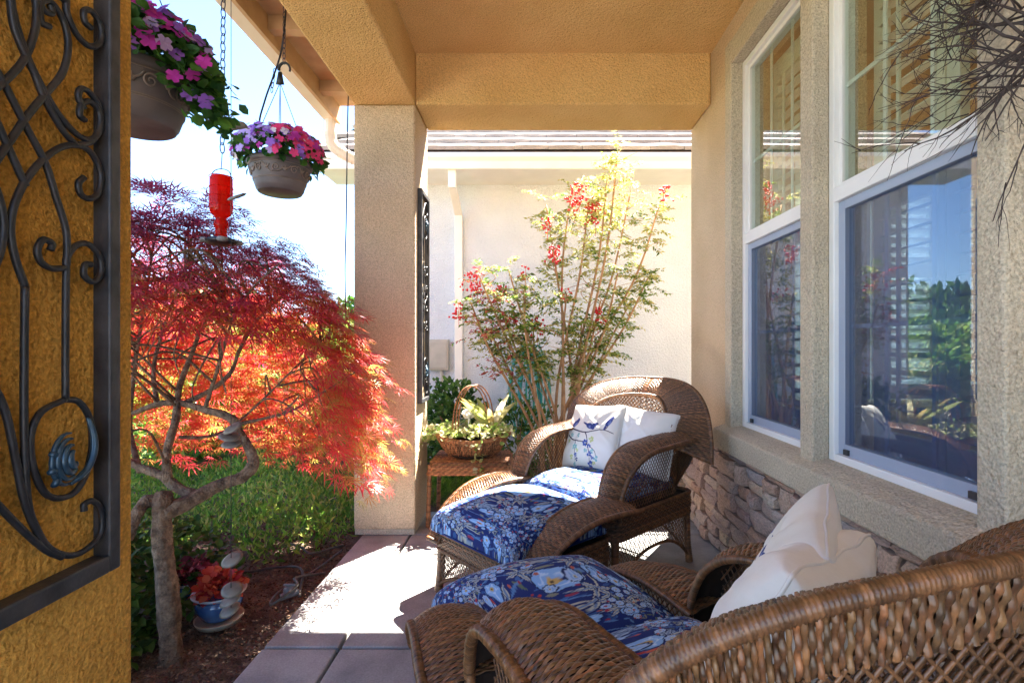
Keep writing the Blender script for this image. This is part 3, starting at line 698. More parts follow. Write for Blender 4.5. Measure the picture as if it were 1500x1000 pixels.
def rrect(hx, hy, rad, n=8):
    """rounded rectangle perimeter, returned as function of arc length"""
    pts = []
    for cx, cy, a in ((hx - rad, hy - rad, 0), (-hx + rad, hy - rad, 90), (-hx + rad, -hy + rad, 180), (hx - rad, -hy + rad, 270)):
        for k in range(n + 1):
            t = math.radians(a + 90 * k / n); pts.append((cx + rad * math.cos(t), cy + rad * math.sin(t)))
    pts.append(pts[0]); pts = np.array(pts)
    d = np.concatenate([[0], np.cumsum(np.linalg.norm(np.diff(pts, axis=0), axis=1))])
    return (lambda a: (np.interp(a, d, pts[:, 0]), np.interp(a, d, pts[:, 1]))), d[-1]

def body(t, hx, hy, z0, z1, legbot, arch_top):
    """woven seat frame, open lattice skirt with arches, wrapped legs"""
    per, L = rrect(hx, hy, 0.05)
    def S(u, v):
        x, y = per((1 - v) * L); z = z0 + (z1 - z0) * u
        bul = 1 + .025 * np.sin(u * PI)
        return np.stack([x * bul, y * bul, z + 0 * x], -1)
    m = MB()
    def S2(u, v):                                   # rows run round the frame
        return S(1 - v, u)
    weave(m, S2, L, z1 - z0); sf = m.build('seat_frame', M['wicker'], t, local=True, smooth=True)
    b = MB(); b.grid(backing(S, 6, 60)); b.build('frame_core', M['wickerback'], sf, local=True)
    r = MB()
    for zz in (z0, z1):
        a = np.linspace(0, L, 120); x, y = per(a); rope(r, np.stack([x * 1.006, y * 1.006, np.full_like(a, zz)], -1), 0.0085)
    r.build('frame_edging', M['wicker'], sf, local=True, smooth=True)
    for (ax, sg, half, dist) in (('x', 1, hx, hy), ('x', -1, hx, hy), ('y', 1, hy, hx), ('y', -1, hy, hx)):
        W = 2 * (half - .03)
        def fn(a, z, ax=ax, sg=sg, dist=dist, W=W):
            q = a - W / 2
            return np.stack([q, np.full_like(q, sg * (dist - .012)), z], -1) if ax == 'x' else np.stack([np.full_like(q, sg * (dist - .012)), q, z], -1)
        def zl(a, W=W): return legbot + .045 + (arch_top - legbot - .045) * np.clip(1 - np.abs(2 * a / W - 1) ** 2.6, 0, 1)
        sk = MB(); lattice(sk, fn, W, zl, lambda a: 0 * a + z0 - .004, p=.019)
        aa = np.linspace(0, W, 50); rope(sk, fn(aa, zl(aa)), .0065)
        a2 = np.linspace(W * .02, W * .98, 30)
        sk.build('lattice_skirt', M['wicker'], t, local=True, smooth=True)
    for sx in (1, -1):
        for sy in (1, -1):
            lg = MB(); P = [(sx * (hx - .022), sy * (hy - .022), z0 + .01), (sx * (hx - .020), sy * (hy - .020), .12), (sx * (hx - .012), sy * (hy - .012), 0.004)]
            rope(lg, spline(P, 20), .018, pitch=.009, amp=.1, sides=10); lg.build('leg', M['wicker'], t, local=True, smooth=True)
    MB().box(-hx + .012, hx - .012, -hy + .012, hy - .012, z1 - .035, z1 - .02).build('seat_light_block', M['wickerback'], t, local=True)  # dark sheet added under the cushion to block light

def roll(t, path, xin, xout, side, name='arm', crown=.022, edge_r=.0105):
    """wide woven arm: path in (y,z), inner/outer x along it"""
    Y = spline(np.c_[np.array(path), np.zeros(len(path))], 80); d = np.concatenate([[0], np.cumsum(np.linalg.norm(np.diff(Y, axis=0), axis=1))]); Lv = d[-1]; d /= Lv
    tang = unit(np.gradient(Y, axis=0)); nrm = np.stack([-tang[:, 1], tang[:, 0]], -1)
    if nrm[:40, 1].mean() < 0: nrm = -nrm
    k = np.linspace(0, 1, len(xin)); kd = np.linspace(0, 1, 80)
    xi = spline(np.c_[k, xin, 0 * k], 80)[:, 1]; xo = spline(np.c_[k, xout, 0 * k], 80)[:, 1]
    def S(u, v):
        y = np.interp(v, d, Y[:, 0]); z = np.interp(v, d, Y[:, 1]); ny = np.interp(v, d, nrm[:, 0]); nz = np.interp(v, d, nrm[:, 1])
        a = np.interp(v, kd, xi); b = np.interp(v, kd, xo); x = a + (b - a) * u
        h = crown * (1 - (2 * u - 1) ** 2) - .012 * u ** 3
        return np.stack([side * x, y + ny * h, z + nz * h], -1)
    S_ = S if side > 0 else (lambda u, v: S(1 - u, v))
    m = MB(); weave(m, S_, float(np.mean(xo - xi)) * 1.12, Lv); part = m.build(name, M['wicker'], t, local=True, smooth=True)
    b = MB(); b.grid(backing(S_, 10, 60, .004)); b.build(name + '_core', M['wickerback'], part, local=True)
    r = MB(); vv = np.linspace(0, 1, 90)
    rope(r, S(np.ones(90), vv), edge_r); rope(r, S(np.zeros(90), vv), edge_r * .8)
    uu = np.linspace(0, 1, 14); rope(r, S(uu, np.ones(14)), edge_r * .8)
    r.build(name + '_edging', M['wicker'], part, local=True, smooth=True)
    return Y[:, :2]

def make_chair():
    t = thing('wicker_chair', '', 'chair', (0, 0, 0))
    body(t, .315, .31, .26, .355, 0.0, .165)
    path = [(-.27, .655), (-.15, .645), (.0, .635), (.11, .628), (.20, .60), (.27, .545), (.312, .47), (.325, .40), (.32, .33)]
    xin = [.225, .225, .225, .225, .225, .228, .232, .236, .24]; xout = [.40, .395, .385, .375, .372, .362, .35, .34, .328]
    for s in (1, -1): arm = roll(t, path, xin, xout, s)
    # open side walls and back wall: one U of diagonal lattice
    ypts = arm[::-1]
    def armz(y): o = np.argsort(arm[:50, 0]); return np.interp(y, arm[:50, 0][o], arm[:50, 1][o])
    pts = []
    for k in range(20): pts.append((.300, .285 - .40 * k / 19))
    for k in range(1, 24):
        a = PI / 2 * k / 23; pts.append((.300 * math.cos(a) ** .55 if k < 23 else 0, -.115 - .185 * math.sin(a) ** .9))
    pts = np.array(pts + [(-x, y) for x, y in pts[-2::-1]]); d = np.concatenate([[0], np.cumsum(np.linalg.norm(np.diff(pts, axis=0), axis=1))]); L = d[-1]
    def xy(a): return np.interp(a, d, pts[:, 0]), np.interp(a, d, pts[:, 1])
    def top(a):
        x, y = xy(a)
        back = .60 + .215 * np.clip(1 - (np.abs(x) / .305) ** 3, 0, 1) ** .5
        return np.where(y > -.13, armz(y) - .004, np.maximum(back, .60) + .055)
    def fn(a, z):
        x, y = xy(a); lean = np.where(y < -.14, -(z - .36) * .20 * np.clip((-.14 - y) / .12, 0, 1), 0)
        return np.stack([x, y + lean, z], -1)
    lw = MB(); lattice(lw, fn, L, lambda a: 0 * a + .355, top, p=.0205); lw.build('lattice_wall', M['wicker'], t, local=True, smooth=True)
    # broad woven band round the back
    def S(u, v):
        th = PI * (1 - v); c = np.cos(th); s = np.sin(th)
        c = np.sign(c) * np.abs(c) ** .68; s = np.abs(s) ** .68
        xi, yi, zi = .262 * c, -.34 + .185 * c ** 2, .595 + .215 * s
        xo, yo, zo = .462 * c, -.43 + .215 * c ** 2, .525 + .372 * s
        bul = np.sin(u * PI) * .012
        curl = 0.0
        return np.stack([xi + (xo - xi) * u, yi + (yo - yi) * u + bul, zi + (zo - zi) * u ** .92 + bul * .4 + curl * (s > .0)], -1)
    m = MB(); weave(m, S, .20, 1.32); bb = m.build('back_band', M['wicker'], t, local=True, smooth=True)
    def Sr(u, v): return S(1 - u, v) 
    m2 = MB()
    def Sb(u, v):
        P = S(1 - u, v); P = P.copy(); P[..., 1] -= .010; return P
    weave(m2, Sb, .20, 1.32); m2.build('back_band_rear', M['wicker'], bb, local=True, smooth=True)
    # outer back: tight weave under the rim, open lattice below it
    def So(u, w):
        v = .10 + .80 * w; th = PI * (1 - v); c = np.cos(th); c = np.sign(c) * np.abs(c) ** .68
        T = S(np.ones_like(u + v), v + 0 * u); x0 = .302 * np.sign(c) * np.abs(c) ** .8; y0 = -.303 + .17 * np.abs(c) ** 4
        B = np.stack([x0 + 0 * u, y0 + 0 * u, .37 + 0 * (u + x0)], -1); k = u[..., None] if np.ndim(u) else u
        k = k + 0 * T[..., :1]; bl = np.sin(k * PI) * .012
        P = B + (T - B) * k; P[..., 1] -= bl[..., 0]; return P
    ow = MB(); weave(ow, lambda u, v: So(.86 + .14 * (1 - u), v), .08, 1.10); ow.build('outer_back_weave', M['wicker'], t, local=True, smooth=True)
    ol = MB(); lattice(ol, lambda a, z: So(np.clip(z / .50, 0, 1), a / 1.05), 1.05, lambda a: 0 * a + .0, lambda a: 0 * a + .436, p=.0175, slope=1.2, r=.0027); ol.build('outer_back_lattice', M['wicker'], t, local=True, smooth=True)
    b = MB(); b.grid(backing(S, 10, 80, .005)); b.build('back_band_core', M['wickerback'], bb, local=True)
    r = MB(); vv = np.linspace(0, 1, 160)
    P = S(np.ones(160), vv); P[:, 1] -= .006; rope(r, P, .0100, pitch=.0046, amp=.10)
    P = S(np.zeros(160), vv); P[:, 1] -= .002; rope(r, P, .010)
    r.build('back_edging', M['wicker'], bb, local=True, smooth=True)
    return t
def make_ottoman():
    t = thing('wicker_ottoman', '', 'ottoman', (0, 0, 0))
    body(t, .295, .245, .20, .275, 0.0, .115)
    path = [(-.262, .425), (-.16, .432), (-.05, .428), (.05, .405), (.14, .36), (.215, .30), (.262, .235)]
    xin = [.225, .225, .228, .23, .232, .236, .24]; xout = [.425, .415, .40, .385, .37, .355, .335]
    for s in (1, -1): roll(t, path, xin, xout, s, 'side_roll', crown=.016)
    sd = MB()
    for s in (1, -1):
        def fn(a, z, s=s): return np.stack([np.full_like(a, s * .25), .22 - a, z], -1)
        pa = np.array(path)
        def top(a): return np.interp(.22 - a, pa[:, 0], pa[:, 1]) - .004
        m = MB(); lattice(m, fn, .46, lambda a: 0 * a + .275, top, p=.019); m.build('side_lattice', M['wicker'], t, local=True, smooth=True)
    return t

# ---- printed cushion cloth: a navy ground of leaves, poppies and berries
def floral(N=720):
    r = np.random.default_rng(3)
    A = np.empty((N, N, 3)); A[:] = (0.014, 0.030, 0.15)
    g = (np.arange(N) + .5) / N; X, Y = np.meshgrid(g, g, indexing='ij')
    def wrap(cx, cy): return (X - cx + .5) % 1 - .5, (Y - cy + .5) % 1 - .5
    def rot(dx, dy, a): return dx * math.cos(a) + dy * math.sin(a), -dx * math.sin(a) + dy * math.cos(a)
    def paint(mk, c): A[mk] = c
    def leafs(cx, cy, a, Ln, W, c, lob=0.0, bend=0.0, out=0.0, rib=None):
        dx, dy = wrap(cx, cy); p, q = rot(dx, dy, a); p = p / Ln; q = q - bend * Ln * p * p
        ok = (p > 0) & (p < 1); pp = np.clip(p, 0, 1)
        wd = W * np.sin(PI * pp ** .8) ** .8 * (1 - lob + lob * np.abs(np.sin(3.6 * PI * pp + np.abs(q) / W)))
        if out: paint(ok & (np.abs(q) < wd + out), (0.010, 0.022, 0.11))
        paint(ok & (np.abs(q) < wd), c)
        if rib is not None: paint(ok & (np.abs(q) < .0028 + .004 * (1 - pp)) , rib)
    def flower(cx, cy, R, n, a, c, c2, core):
        dx, dy = wrap(cx, cy); rr = np.hypot(dx, dy); th = np.arctan2(dy, dx) + a
        e = .80 + .20 * np.abs(np.cos(n * th / 2)) ** .7
        paint(rr < R * e + .006, (0.010, 0.022, 0.10)); paint(rr < R * e, c)
        paint((rr < R * e * .80) & (np.abs(np.sin(n * th / 2)) < .28), c2)
        paint(rr < R * .55 * e, c2); paint(rr < R * .42, c); paint(rr < R * .26, core)
        paint(rr < R * .10, (.08, .05, .03))
    for k in range(420):
        leafs(r.random(), r.random(), r.uniform(0, 6.28), r.uniform(.03, .06), r.uniform(.006, .012),
              [(.05, .13, .36), (.08, .20, .44), (.12, .17, .11), (.03, .09, .28), (.20, .22, .17)][r.integers(5)])
    for k in range(7):
        ph = r.uniform(0, 6.28); sh = k / 7 + r.uniform(-.03, .03)
        cy = (sh + .06 * np.sin(2 * PI * X * (1 + k % 2) + ph)) % 1
        d = np.abs((Y - cy + .5) % 1 - .5); paint(d < .0045, (.10, .22, .46))
    cream = (.42, .45, .40); pale = (.30, .43, .60)
    for k in range(40):
        cx, cy, a = r.random(), r.random(), r.uniform(0, 6.28)
        for j, da in enumerate((0, .75, -.75, 1.5, -1.5)):
            leafs(cx, cy, a + da, .100 * (1 - .12 * j * .6), .0155, cream if k % 3 else pale, lob=.45, bend=.35 * np.sign(da + .01), out=.006, rib=(.14, .22, .38))
        leafs(cx, cy, a + PI, .09, .006, cream, bend=.6)
    for k in range(24):
        flower(r.random(), r.random(), r.uniform(.042, .058), 5, r.uniform(0, 6), (.22, .42, .76), (.44, .62, .86), (.50, .36, .13))
    for k in range(95):
        flower(r.random(), r.random(), r.uniform(.020, .030), 7, r.uniform(0, 6), (.34, .50, .76), (.16, .33, .66), (.42, .40, .30))
    for k in range(150):
        cx, cy, R = r.random(), r.random(), r.uniform(.006, .010); dx, dy = wrap(cx, cy)
        paint(np.hypot(dx, dy) < R, [(.38, .05, .04), (.42, .11, .07), (.28, .04, .08)][r.integers(3)])
    return A
FL = floral()
def sgnpow(x, p): return np.sign(x) * np.abs(x) ** p
def cushion(hx, hy, h, n, off, puff, tile=0.37, seed=0, sag=0.0):
    r = np.random.default_rng(seed)
    a = np.linspace(-1, 1, n); A, B = np.meshgrid(a, a, indexing='ij')
    X = hx * sgnpow(np.sin(A * PI / 2), .62); Y = hy * sgnpow(np.sin(B * PI / 2), .62)
    pa = np.abs(np.cos(A * PI / 2)) ** .38; pb = np.abs(np.cos(B * PI / 2)) ** .38
    dome = (1 - .75 * (X / hx) ** 2) * (1 - .75 * (Y / hy) ** 2)
    corner = (np.abs(X / hx) * np.abs(Y / hy)) ** 3
    X = X * (1 + .035 * corner); Y = Y * (1 + .035 * corner)
    wr = sum(r.uniform(.0010, .0026) * np.sin(r.uniform(5, 22) * X + r.uniform(5, 22) * Y + r.uniform(0, 6)) for _ in range(7))
    pk = .0045 * np.sin(A * 40) * np.abs(B) ** 6 + .0045 * np.sin(B * 40) * np.abs(A) ** 6
    Z = h * pa * pb + puff * dome * pa * pb + wr * (pa * pb) + pk - sag * np.exp(-((X / .16) ** 2 + ((Y + .02) / .2) ** 2))
    m = MB()
    N = FL.shape[0]; sU = hx * 1.28; sV = hy * 1.28
    ui = ((A * sU + off[0]) / tile * N).astype(int) % N; vi = ((B * sV + off[1]) / tile * N).astype(int) % N
    C = FL[ui, vi]
    m.grid(np.stack([X, Y, Z], -1), C)
    a2 = np.linspace(-1, 1, 40); A2, B2 = np.meshgrid(a2, a2, indexing='ij')
    X2 = hx * sgnpow(np.sin(A2 * PI / 2), .62); Y2 = hy * sgnpow(np.sin(B2 * PI / 2), .62)
    c2 = (np.abs(X2 / hx) * np.abs(Y2 / hy)) ** 3
    Z2 = -.012 * np.abs(np.cos(A2 * PI / 2)) ** .38 * np.abs(np.cos(B2 * PI / 2)) ** .38
    m.grid(np.stack([X2 * (1 + .035 * c2), Y2 * (1 + .035 * c2), Z2], -1)[::-1], FL[(A2 * 300).astype(int) % N, (B2 * 300).astype(int) % N])
    me = mesh_np('cushion', np.vstack(m.v), m.q, m.t, np.vstack(m.c), True); me.materials.append(M['print'])
    pt = np.concatenate([np.stack([a2 * 0 + s * 1, a2], -1) if k == 0 else np.stack([a2, a2 * 0 + s], -1) for k in (0, 1) for s in (1, -1)])
    e = MB(); q = np.linspace(0, 2 * PI, 161)[:-1]
    sx = hx * sgnpow(np.cos(q), .30) * 1.012; sy = hy * sgnpow(np.sin(q), .30) * 1.012
    e.tube(np.stack([sx, sy, 0 * q + .002], -1), .0042, 6, closed=True, col=(0.02, 0.04, 0.16))
    pe = mesh_np('piping', np.vstack(e.v), e.q, e.t, np.vstack(e.c), True); pe.materials.append(M['print'])
    return me, pe
seat_me = cushion(.232, .30, .085, 380, (.05, .11), .02, seed=1, sag=.012)
ott_me = cushion(.262, .262, .125, 380, (.21, .02), .042, seed=2)
def place_cushion(meshes, name, label, base, rz, z, fwd=0.0, group=None):
    d = (-math.sin(rz) * fwd, math.cos(rz) * fwd)
    o = bpy.data.objects.new(name, meshes[0]); COL.objects.link(o); o.location = (base[0] + d[0], base[1] + d[1], z); o.rotation_euler = (0, 0, rz)
    tag(o, label, 'cushion', group); child('piping', meshes[1], o); return o

CH1 = ((0.373, 2.559), math.radians(132.8)); OT1 = ((-0.037, 2.18), math.radians(132.8))
CH2 = ((0.325, 0.86), math.radians(26)); OT2 = ((0.075, 1.37), math.radians(26))
chair = make_chair(); ott = make_ottoman()
G1, G2 = 'wicker armchairs on the porch', 'wicker ottomans before the armchairs'
for i, ((loc, rz), lab) in enumerate(((CH1, 'brown wicker armchair with arched back holding the bird print pillow'), (CH2, 'brown wicker armchair with two white pillows below the twig bundle'))):
    o = chair if i == 0 else copy_tree(chair)
    o.location = (*loc, 0); o.rotation_euler = (0, 0, rz); tag(o, lab, 'chair', G1)
for i, ((loc, rz), lab) in enumerate(((OT1, 'brown wicker ottoman in front of the chair with the bird print pillow'), (OT2, 'brown wicker ottoman in front of the chair with two white pillows'))):
    o = ott if i == 0 else copy_tree(ott)
    o.location = (*loc, 0); o.rotation_euler = (0, 0, rz); tag(o, lab, 'ottoman', G2)
place_cushion(seat_me, 'seat_cushion', 'blue floral seat cushion under the bird print pillow', *CH1, .372, .03, 'blue floral cushions')
place_cushion(seat_me, 'seat_cushion', 'blue floral seat cushion beneath the two white pillows', *CH2, .372, .03, 'blue floral cushions')
place_cushion(ott_me, 'ottoman_cushion', 'puffed blue floral cushion on the ottoman beside the pillar', *OT1, .29, .01, 'blue floral cushions')
place_cushion(ott_me, 'ottoman_cushion', 'puffed blue floral cushion on ottoman of the chair with two white pillows', *OT2, .29, .01, 'blue floral cushions')

# ---- pillows
def bird_print(A, B):
    """A across, B up in [-1,1]; painted branch, birds and blossom"""
    C = np.empty(A.shape + (3,)); C[:] = (.72, .69, .63)
    def stroke(P, w, c):
        P = spline(np.array([(x, y, 0) for x, y in P]), 70)[:, :2]; m = np.zeros(A.shape, bool)
        for k, (x, y) in enumerate(P): m |= (A - x) ** 2 + (B - y) ** 2 < (w * (1 - .5 * k / 70)) ** 2
        C[m] = c
    def blob(x, y, rx, ry, a, c):
        dx, dy = A - x, B - y; p = dx * math.cos(a) + dy * math.sin(a); q = -dx * math.sin(a) + dy * math.cos(a)
        C[(p / rx) ** 2 + (q / ry) ** 2 < 1] = c
    navy = (.045, .06, .20); br = (.07, .055, .08); teal = (.22, .44, .45); blue = (.06, .10, .33); lime = (.48, .52, .22)
    stroke([(-.62, .16), (-.35, .10), (-.05, .06), (.25, .12), (.52, .16), (.78, .10)], .022, br)
    stroke([(-.05, .06), (.03, -.05), (.10, -.22)], .018, br)
    stroke([(-.72, -.02), (-.5, -.14), (-.25, -.18), (0, -.2), (.1, -.25)], .02, br)
    stroke([(-.35, -.17), (-.32, -.45), (-.28, -.7)], .012, br); stroke([(.1, -.25), (.2, -.5), (.22, -.75)], .012, br); stroke([(.05, -.25), (.35, -.4), (.42, -.6)], .012, br)
    stroke([(.52, .16), (.60, .24), (.62, .32)], .014, br)
    for (x, y, a, s) in ((-.50, .30, .9, 1), (.06, .24, -.35, 1), (.62, .38, 1.1, .9)):
        blob(x, y, .15 * s, .075 * s, a, navy); blob(x + .13 * s * math.cos(a), y + .13 * s * math.sin(a), .055 * s, .055 * s, 0, navy)
        blob(x - .17 * s * math.cos(a), y - .17 * s * math.sin(a), .12 * s, .028 * s, a, navy); blob(x + .02, y - .03, .07 * s, .035 * s, a, (.16, .20, .42))
    blob(.20, .26, .13, .06, .5, navy)
    r = np.random.default_rng(5)
    for (x, y, s, c) in ((.02, -.22, .09, blue), (.16, -.30, .06, blue), (.20, -.12, .08, lime), (.28, -.42, .06, teal), (.20, -.50, .07, blue), (.42, -.58, .07, teal), (.24, -.74, .085, blue), (.06, -.42, .06, teal), (.30, -.58, .05, blue),
                        (-.34, -.34, .08, teal), (-.24, -.42, .05, lime), (-.28, -.55, .055, blue), (-.42, -.6, .06, lime), (-.22, -.66, .05, navy), (-.55, -.02, .06, teal), (-.28, -.02, .06, teal), (-.62, -.18, .05, lime), (-.30, -.78, .05, teal), (.35, -.70, .05, lime)):
        for k in range(5):
            a = k * 1.257 + r.uniform(0, 1); blob(x + s * .6 * math.cos(a), y + s * .6 * math.sin(a), s * .52, s * .36, a, c)
        blob(x, y, s * .2, s * .2, 0, (.75, .72, .55))
    return C
def pillow_mesh(name, w, h, th, n, m, seed, painted=False, bends=.008):
    r = np.random.default_rng(seed)
    a = np.linspace(-1, 1, n); A, B = np.meshgrid(a, a, indexing='ij')
    pinch = lambda t: 1 - .07 * (1 - t ** 2)
    rc = 1 - .045 * (np.abs(A) * np.abs(B)) ** 5
    X = w / 2 * A * pinch(B) * rc; Zv = h / 2 * B * pinch(A) * rc
    prof = (np.clip(1 - A ** 2, 0, 1) * np.clip(1 - B ** 2, 0, 1)) ** .36
    ang = np.arctan2(B, A); rad = np.hypot(A, B)
    wr = sum(r.uniform(.3, 1) * np.sin(k * ang + r.uniform(0, 6)) for k in (5, 8, 11, 14)) * bends * .42 * np.clip(rad - .25, 0, 1) * (1 - np.clip(rad - .75, 0, .7))
    wr2 = r.uniform(.5, 1) * bends * .5 * np.exp(-((A * .8 + B - .5) / .08) ** 2) - bends * .6 * np.exp(-((A - B * .6 + .4) / .10) ** 2) * prof
    mb = MB(); col = bird_print(A / 1.16, B / 1.16 + .02) if painted else None
    F = np.stack([X, -(th / 2 * prof + wr + wr2 * prof), Zv], -1); K = np.stack([X, th / 2 * prof - wr, Zv], -1)
    mb.grid(F[::-1], None if col is None else col[::-1])
    mb.grid(K, None if col is None else np.full(K.shape, .70))
    edge = np.concatenate([F[:-1, 0], F[-1, :-1], F[:0:-1, -1], F[0, :0:-1]])
    mb.tube(edge[::2], .0032, 6, closed=True, col=(.70, .67, .62) if painted else None)
    me = mesh_np(name, np.vstack(mb.v), mb.q, mb.t, np.vstack(mb.c) if painted else None, True); me.materials.append(m)
    return me
def place_pillow(name, me, label, ch, lx, ly, z, tilt, yaw=0.0, roll_=0.0):
    """local front of a pillow (-y) faces the chair's forward direction"""
    (bx, by), rz = ch; c, s = math.cos(rz), math.sin(rz)
    o = bpy.data.objects.new(name, me); COL.objects.link(o)
    o.location = (bx + lx * c - ly * s, by + lx * s + ly * c, z)
    o.rotation_euler = (Matrix.Rotation(rz + PI + yaw, 4, 'Z') @ Matrix.Rotation(-tilt, 4, 'X') @ Matrix.Rotation(roll_, 4, 'Y')).to_euler()
    tag(o, label, 'pillow', 'throw pillows on the armchairs'); return o
bm_ = pillow_mesh('bird_pillow', .36, .36, .12, 200, M['canvasprint'], 3, True)
wm_ = pillow_mesh('white_pillow', .37, .33, .165, 90, M['canvas'], 4, bends=.008)
place_pillow('bird_pillow', bm_, 'cream pillow printed with navy birds on a blossom branch', CH1, .105, -.045, .60, math.radians(24), -.05, math.radians(-5))
place_pillow('white_pillow', wm_, 'plain white pillow tucked behind the bird print pillow', CH1, -.13, -.135, .60, math.radians(16), .10, math.radians(4))
place_pillow('white_pillow', bm_, 'creased white pillow standing up beside the sill, its blue print facing away', CH2, .190, .030, .620, math.radians(26), .62, math.radians(6))
place_pillow('white_pillow', wm_, 'rounded white pillow against the arched back, lower than the creased one', CH2, .085, -.055, .615, math.radians(28), .22, math.radians(-6))

# ------------------------------------------------------------------ Japanese maple
maple = thing('maple_tree', 'red laceleaf maple with twisted trunk growing beside the porch', 'tree', (-1.30, 1.84, -0.06))
tk = MB(); r2 = np.random.default_rng(21)
def limb(P, r0, r1, n=36, sides=9, wob=.0):
    Q = spline(P, n); r = np.linspace(r0, r1, n) * .64 * (1 + .07 * np.sin(np.linspace(0, 23, n)))
    tk.tube(Q, r, sides)
    V = tk.v[-1]; ax = np.repeat(Q, sides, 0); k = len(ax); d_ = V[:k] - ax                       # ridged, uneven bark
    V[:k] = ax + d_ * (1 + .10 * np.sin(np.tile(np.arange(sides), n) * 2.4 + V[:k, 2] * 9) + r2.uniform(-.07, .07, k))[:, None]
    return Q
def W(px, py, y): return ((px - 776) / 744 * y, y, 1.08 - (py - 506) / 744 * y)      # a measured point at a known distance
limb([W(253, 985, 1.85), W(250, 940, 1.85), W(245, 860, 1.85), W(238, 790, 1.85), W(237, 745, 1.85), W(240, 722, 1.88)], .056, .046, 60, 16)
limb([W(236, 735, 1.86), W(215, 735, 1.84), W(200, 755, 1.80), W(188, 790, 1.78)], .042, .026)
B1 = limb([W(240, 750, 1.85), W(275, 735, 1.90), W(318, 712, 1.97), W(355, 698, 2.02), W(371, 678, 2.05), W(364, 655, 2.06), W(350, 632, 2.06), W(338, 612, 2.05), W(300, 600, 2.06), W(262, 590, 2.1), W(230, 592, 2.15), W(195, 605, 2.2)], .044, .016, 70, 10)
B2 = limb([W(290, 728, 1.93), W(262, 715, 1.95), W(235, 695, 1.98), W(200, 682, 2.0), W(165, 660, 2.05)], .036, .020)
B3 = limb([W(246, 705, 1.96), W(245, 660, 1.98), W(258, 612, 2.05), W(262, 570, 2.12), W(280, 520, 2.2), W(300, 470, 2.25), W(330, 430, 2.3)], .026, .010)
B4 = limb([W(268, 592, 2.1), W(310, 570, 2.15), W(338, 545, 2.2), W(352, 510, 2.25), W(380, 465, 2.3), W(420, 430, 2.35)], .018, .006)
B5 = limb([W(345, 622, 2.06), W(390, 612, 2.1), W(430, 600, 2.15), W(480, 570, 2.2), W(520, 545, 2.25)], .012, .004)
B6 = limb([W(262, 640, 2.03), W(300, 640, 2.1), W(335, 628, 2.2), W(380, 590, 2.35), W(440, 530, 2.45), W(490, 480, 2.5)], .012, .005)
B7 = limb([W(230, 592, 2.15), W(225, 540, 2.3), W(240, 480, 2.4), W(262, 420, 2.45), W(280, 380, 2.5)], .015, .006)
B8 = limb([W(205, 690, 2.0), W(190, 620, 2.2), W(200, 520, 2.35), W(215, 430, 2.4), W(225, 350, 2.45)], .018, .006)
B9 = limb([W(300, 600, 2.06), W(322, 530, 1.98), W(340, 470, 1.95), W(372, 420, 1.95), W(410, 385, 2.0)], .012, .004)
ends = []
r2 = np.random.default_rng(21)
CC = np.array([-1.72, 2.28, .72]); RR = np.array([.88, .84, 1.00])
def crown_pt(az, el, k): return CC + RR * k * np.array([math.cos(el) * math.cos(az), math.cos(el) * math.sin(az), math.sin(el)])
srcs = np.vstack([B1[35:], B2[18:], B3, B4, B5, B6, B7, B8, B9])
for k in range(120):
    az = r2.uniform(0, 2 * PI); el = r2.uniform(.0, 1.35); e = crown_pt(az, el, r2.uniform(.8, .95))
    s = srcs[np.argmin(np.linalg.norm(srcs - e, axis=1) + r2.uniform(0, .25, len(srcs)))]
    mid = (s + e) / 2 + np.array([0, 0, .10]) + r2.normal(size=3) * .04
    Q = spline([s, mid, e, e + (e - CC) * .06 + np.array([0, 0, -.10])], 16); tk.tube(Q, np.linspace(.0055, .0016, 16), 5)
tk.build('trunk', M['bark'], maple, smooth=True)
# laceleaf foliage in drooping tiers
def lace():
    v = [(0, 0, 0)]; q = []
    for a, L in zip((-82, -56, -28, 0, 28, 56, 82), (.52, .78, .95, 1.0, .95, .78, .52)):
        t = math.radians(a); dx, dy = math.sin(t), math.cos(t); px, py = dy, -dx; b = len(v); w = .038
        v += [(dx * .45 * L + px * w, dy * .45 * L + py * w, -.03), (dx * L, dy * L, -.26 * L * L), (dx * .45 * L - px * w, dy * .45 * L - py * w, -.03)]
        q.append((0, b, b + 1, b + 2))
    return np.array(v), q
lv, lq = lace()
P, D, Nn, Cc, Sz = [], [], [], [], []
top_c = np.array([(.26, .035, .09), (.30, .04, .085), (.22, .04, .11), (.36, .045, .06)])  # purple leaves, with sky sheen on the crown top put into the colour
mid_c = np.array([(.44, .04, .065), (.50, .06, .05), (.44, .085, .04), (.40, .03, .075), (.36, .16, .04)])
low_c = np.array([(.50, .07, .05), (.52, .05, .065), (.42, .18, .05), (.52, .045, .05), (.34, .28, .06)])  # red and orange leaves, with light shining through put into the colour
ntier = 0
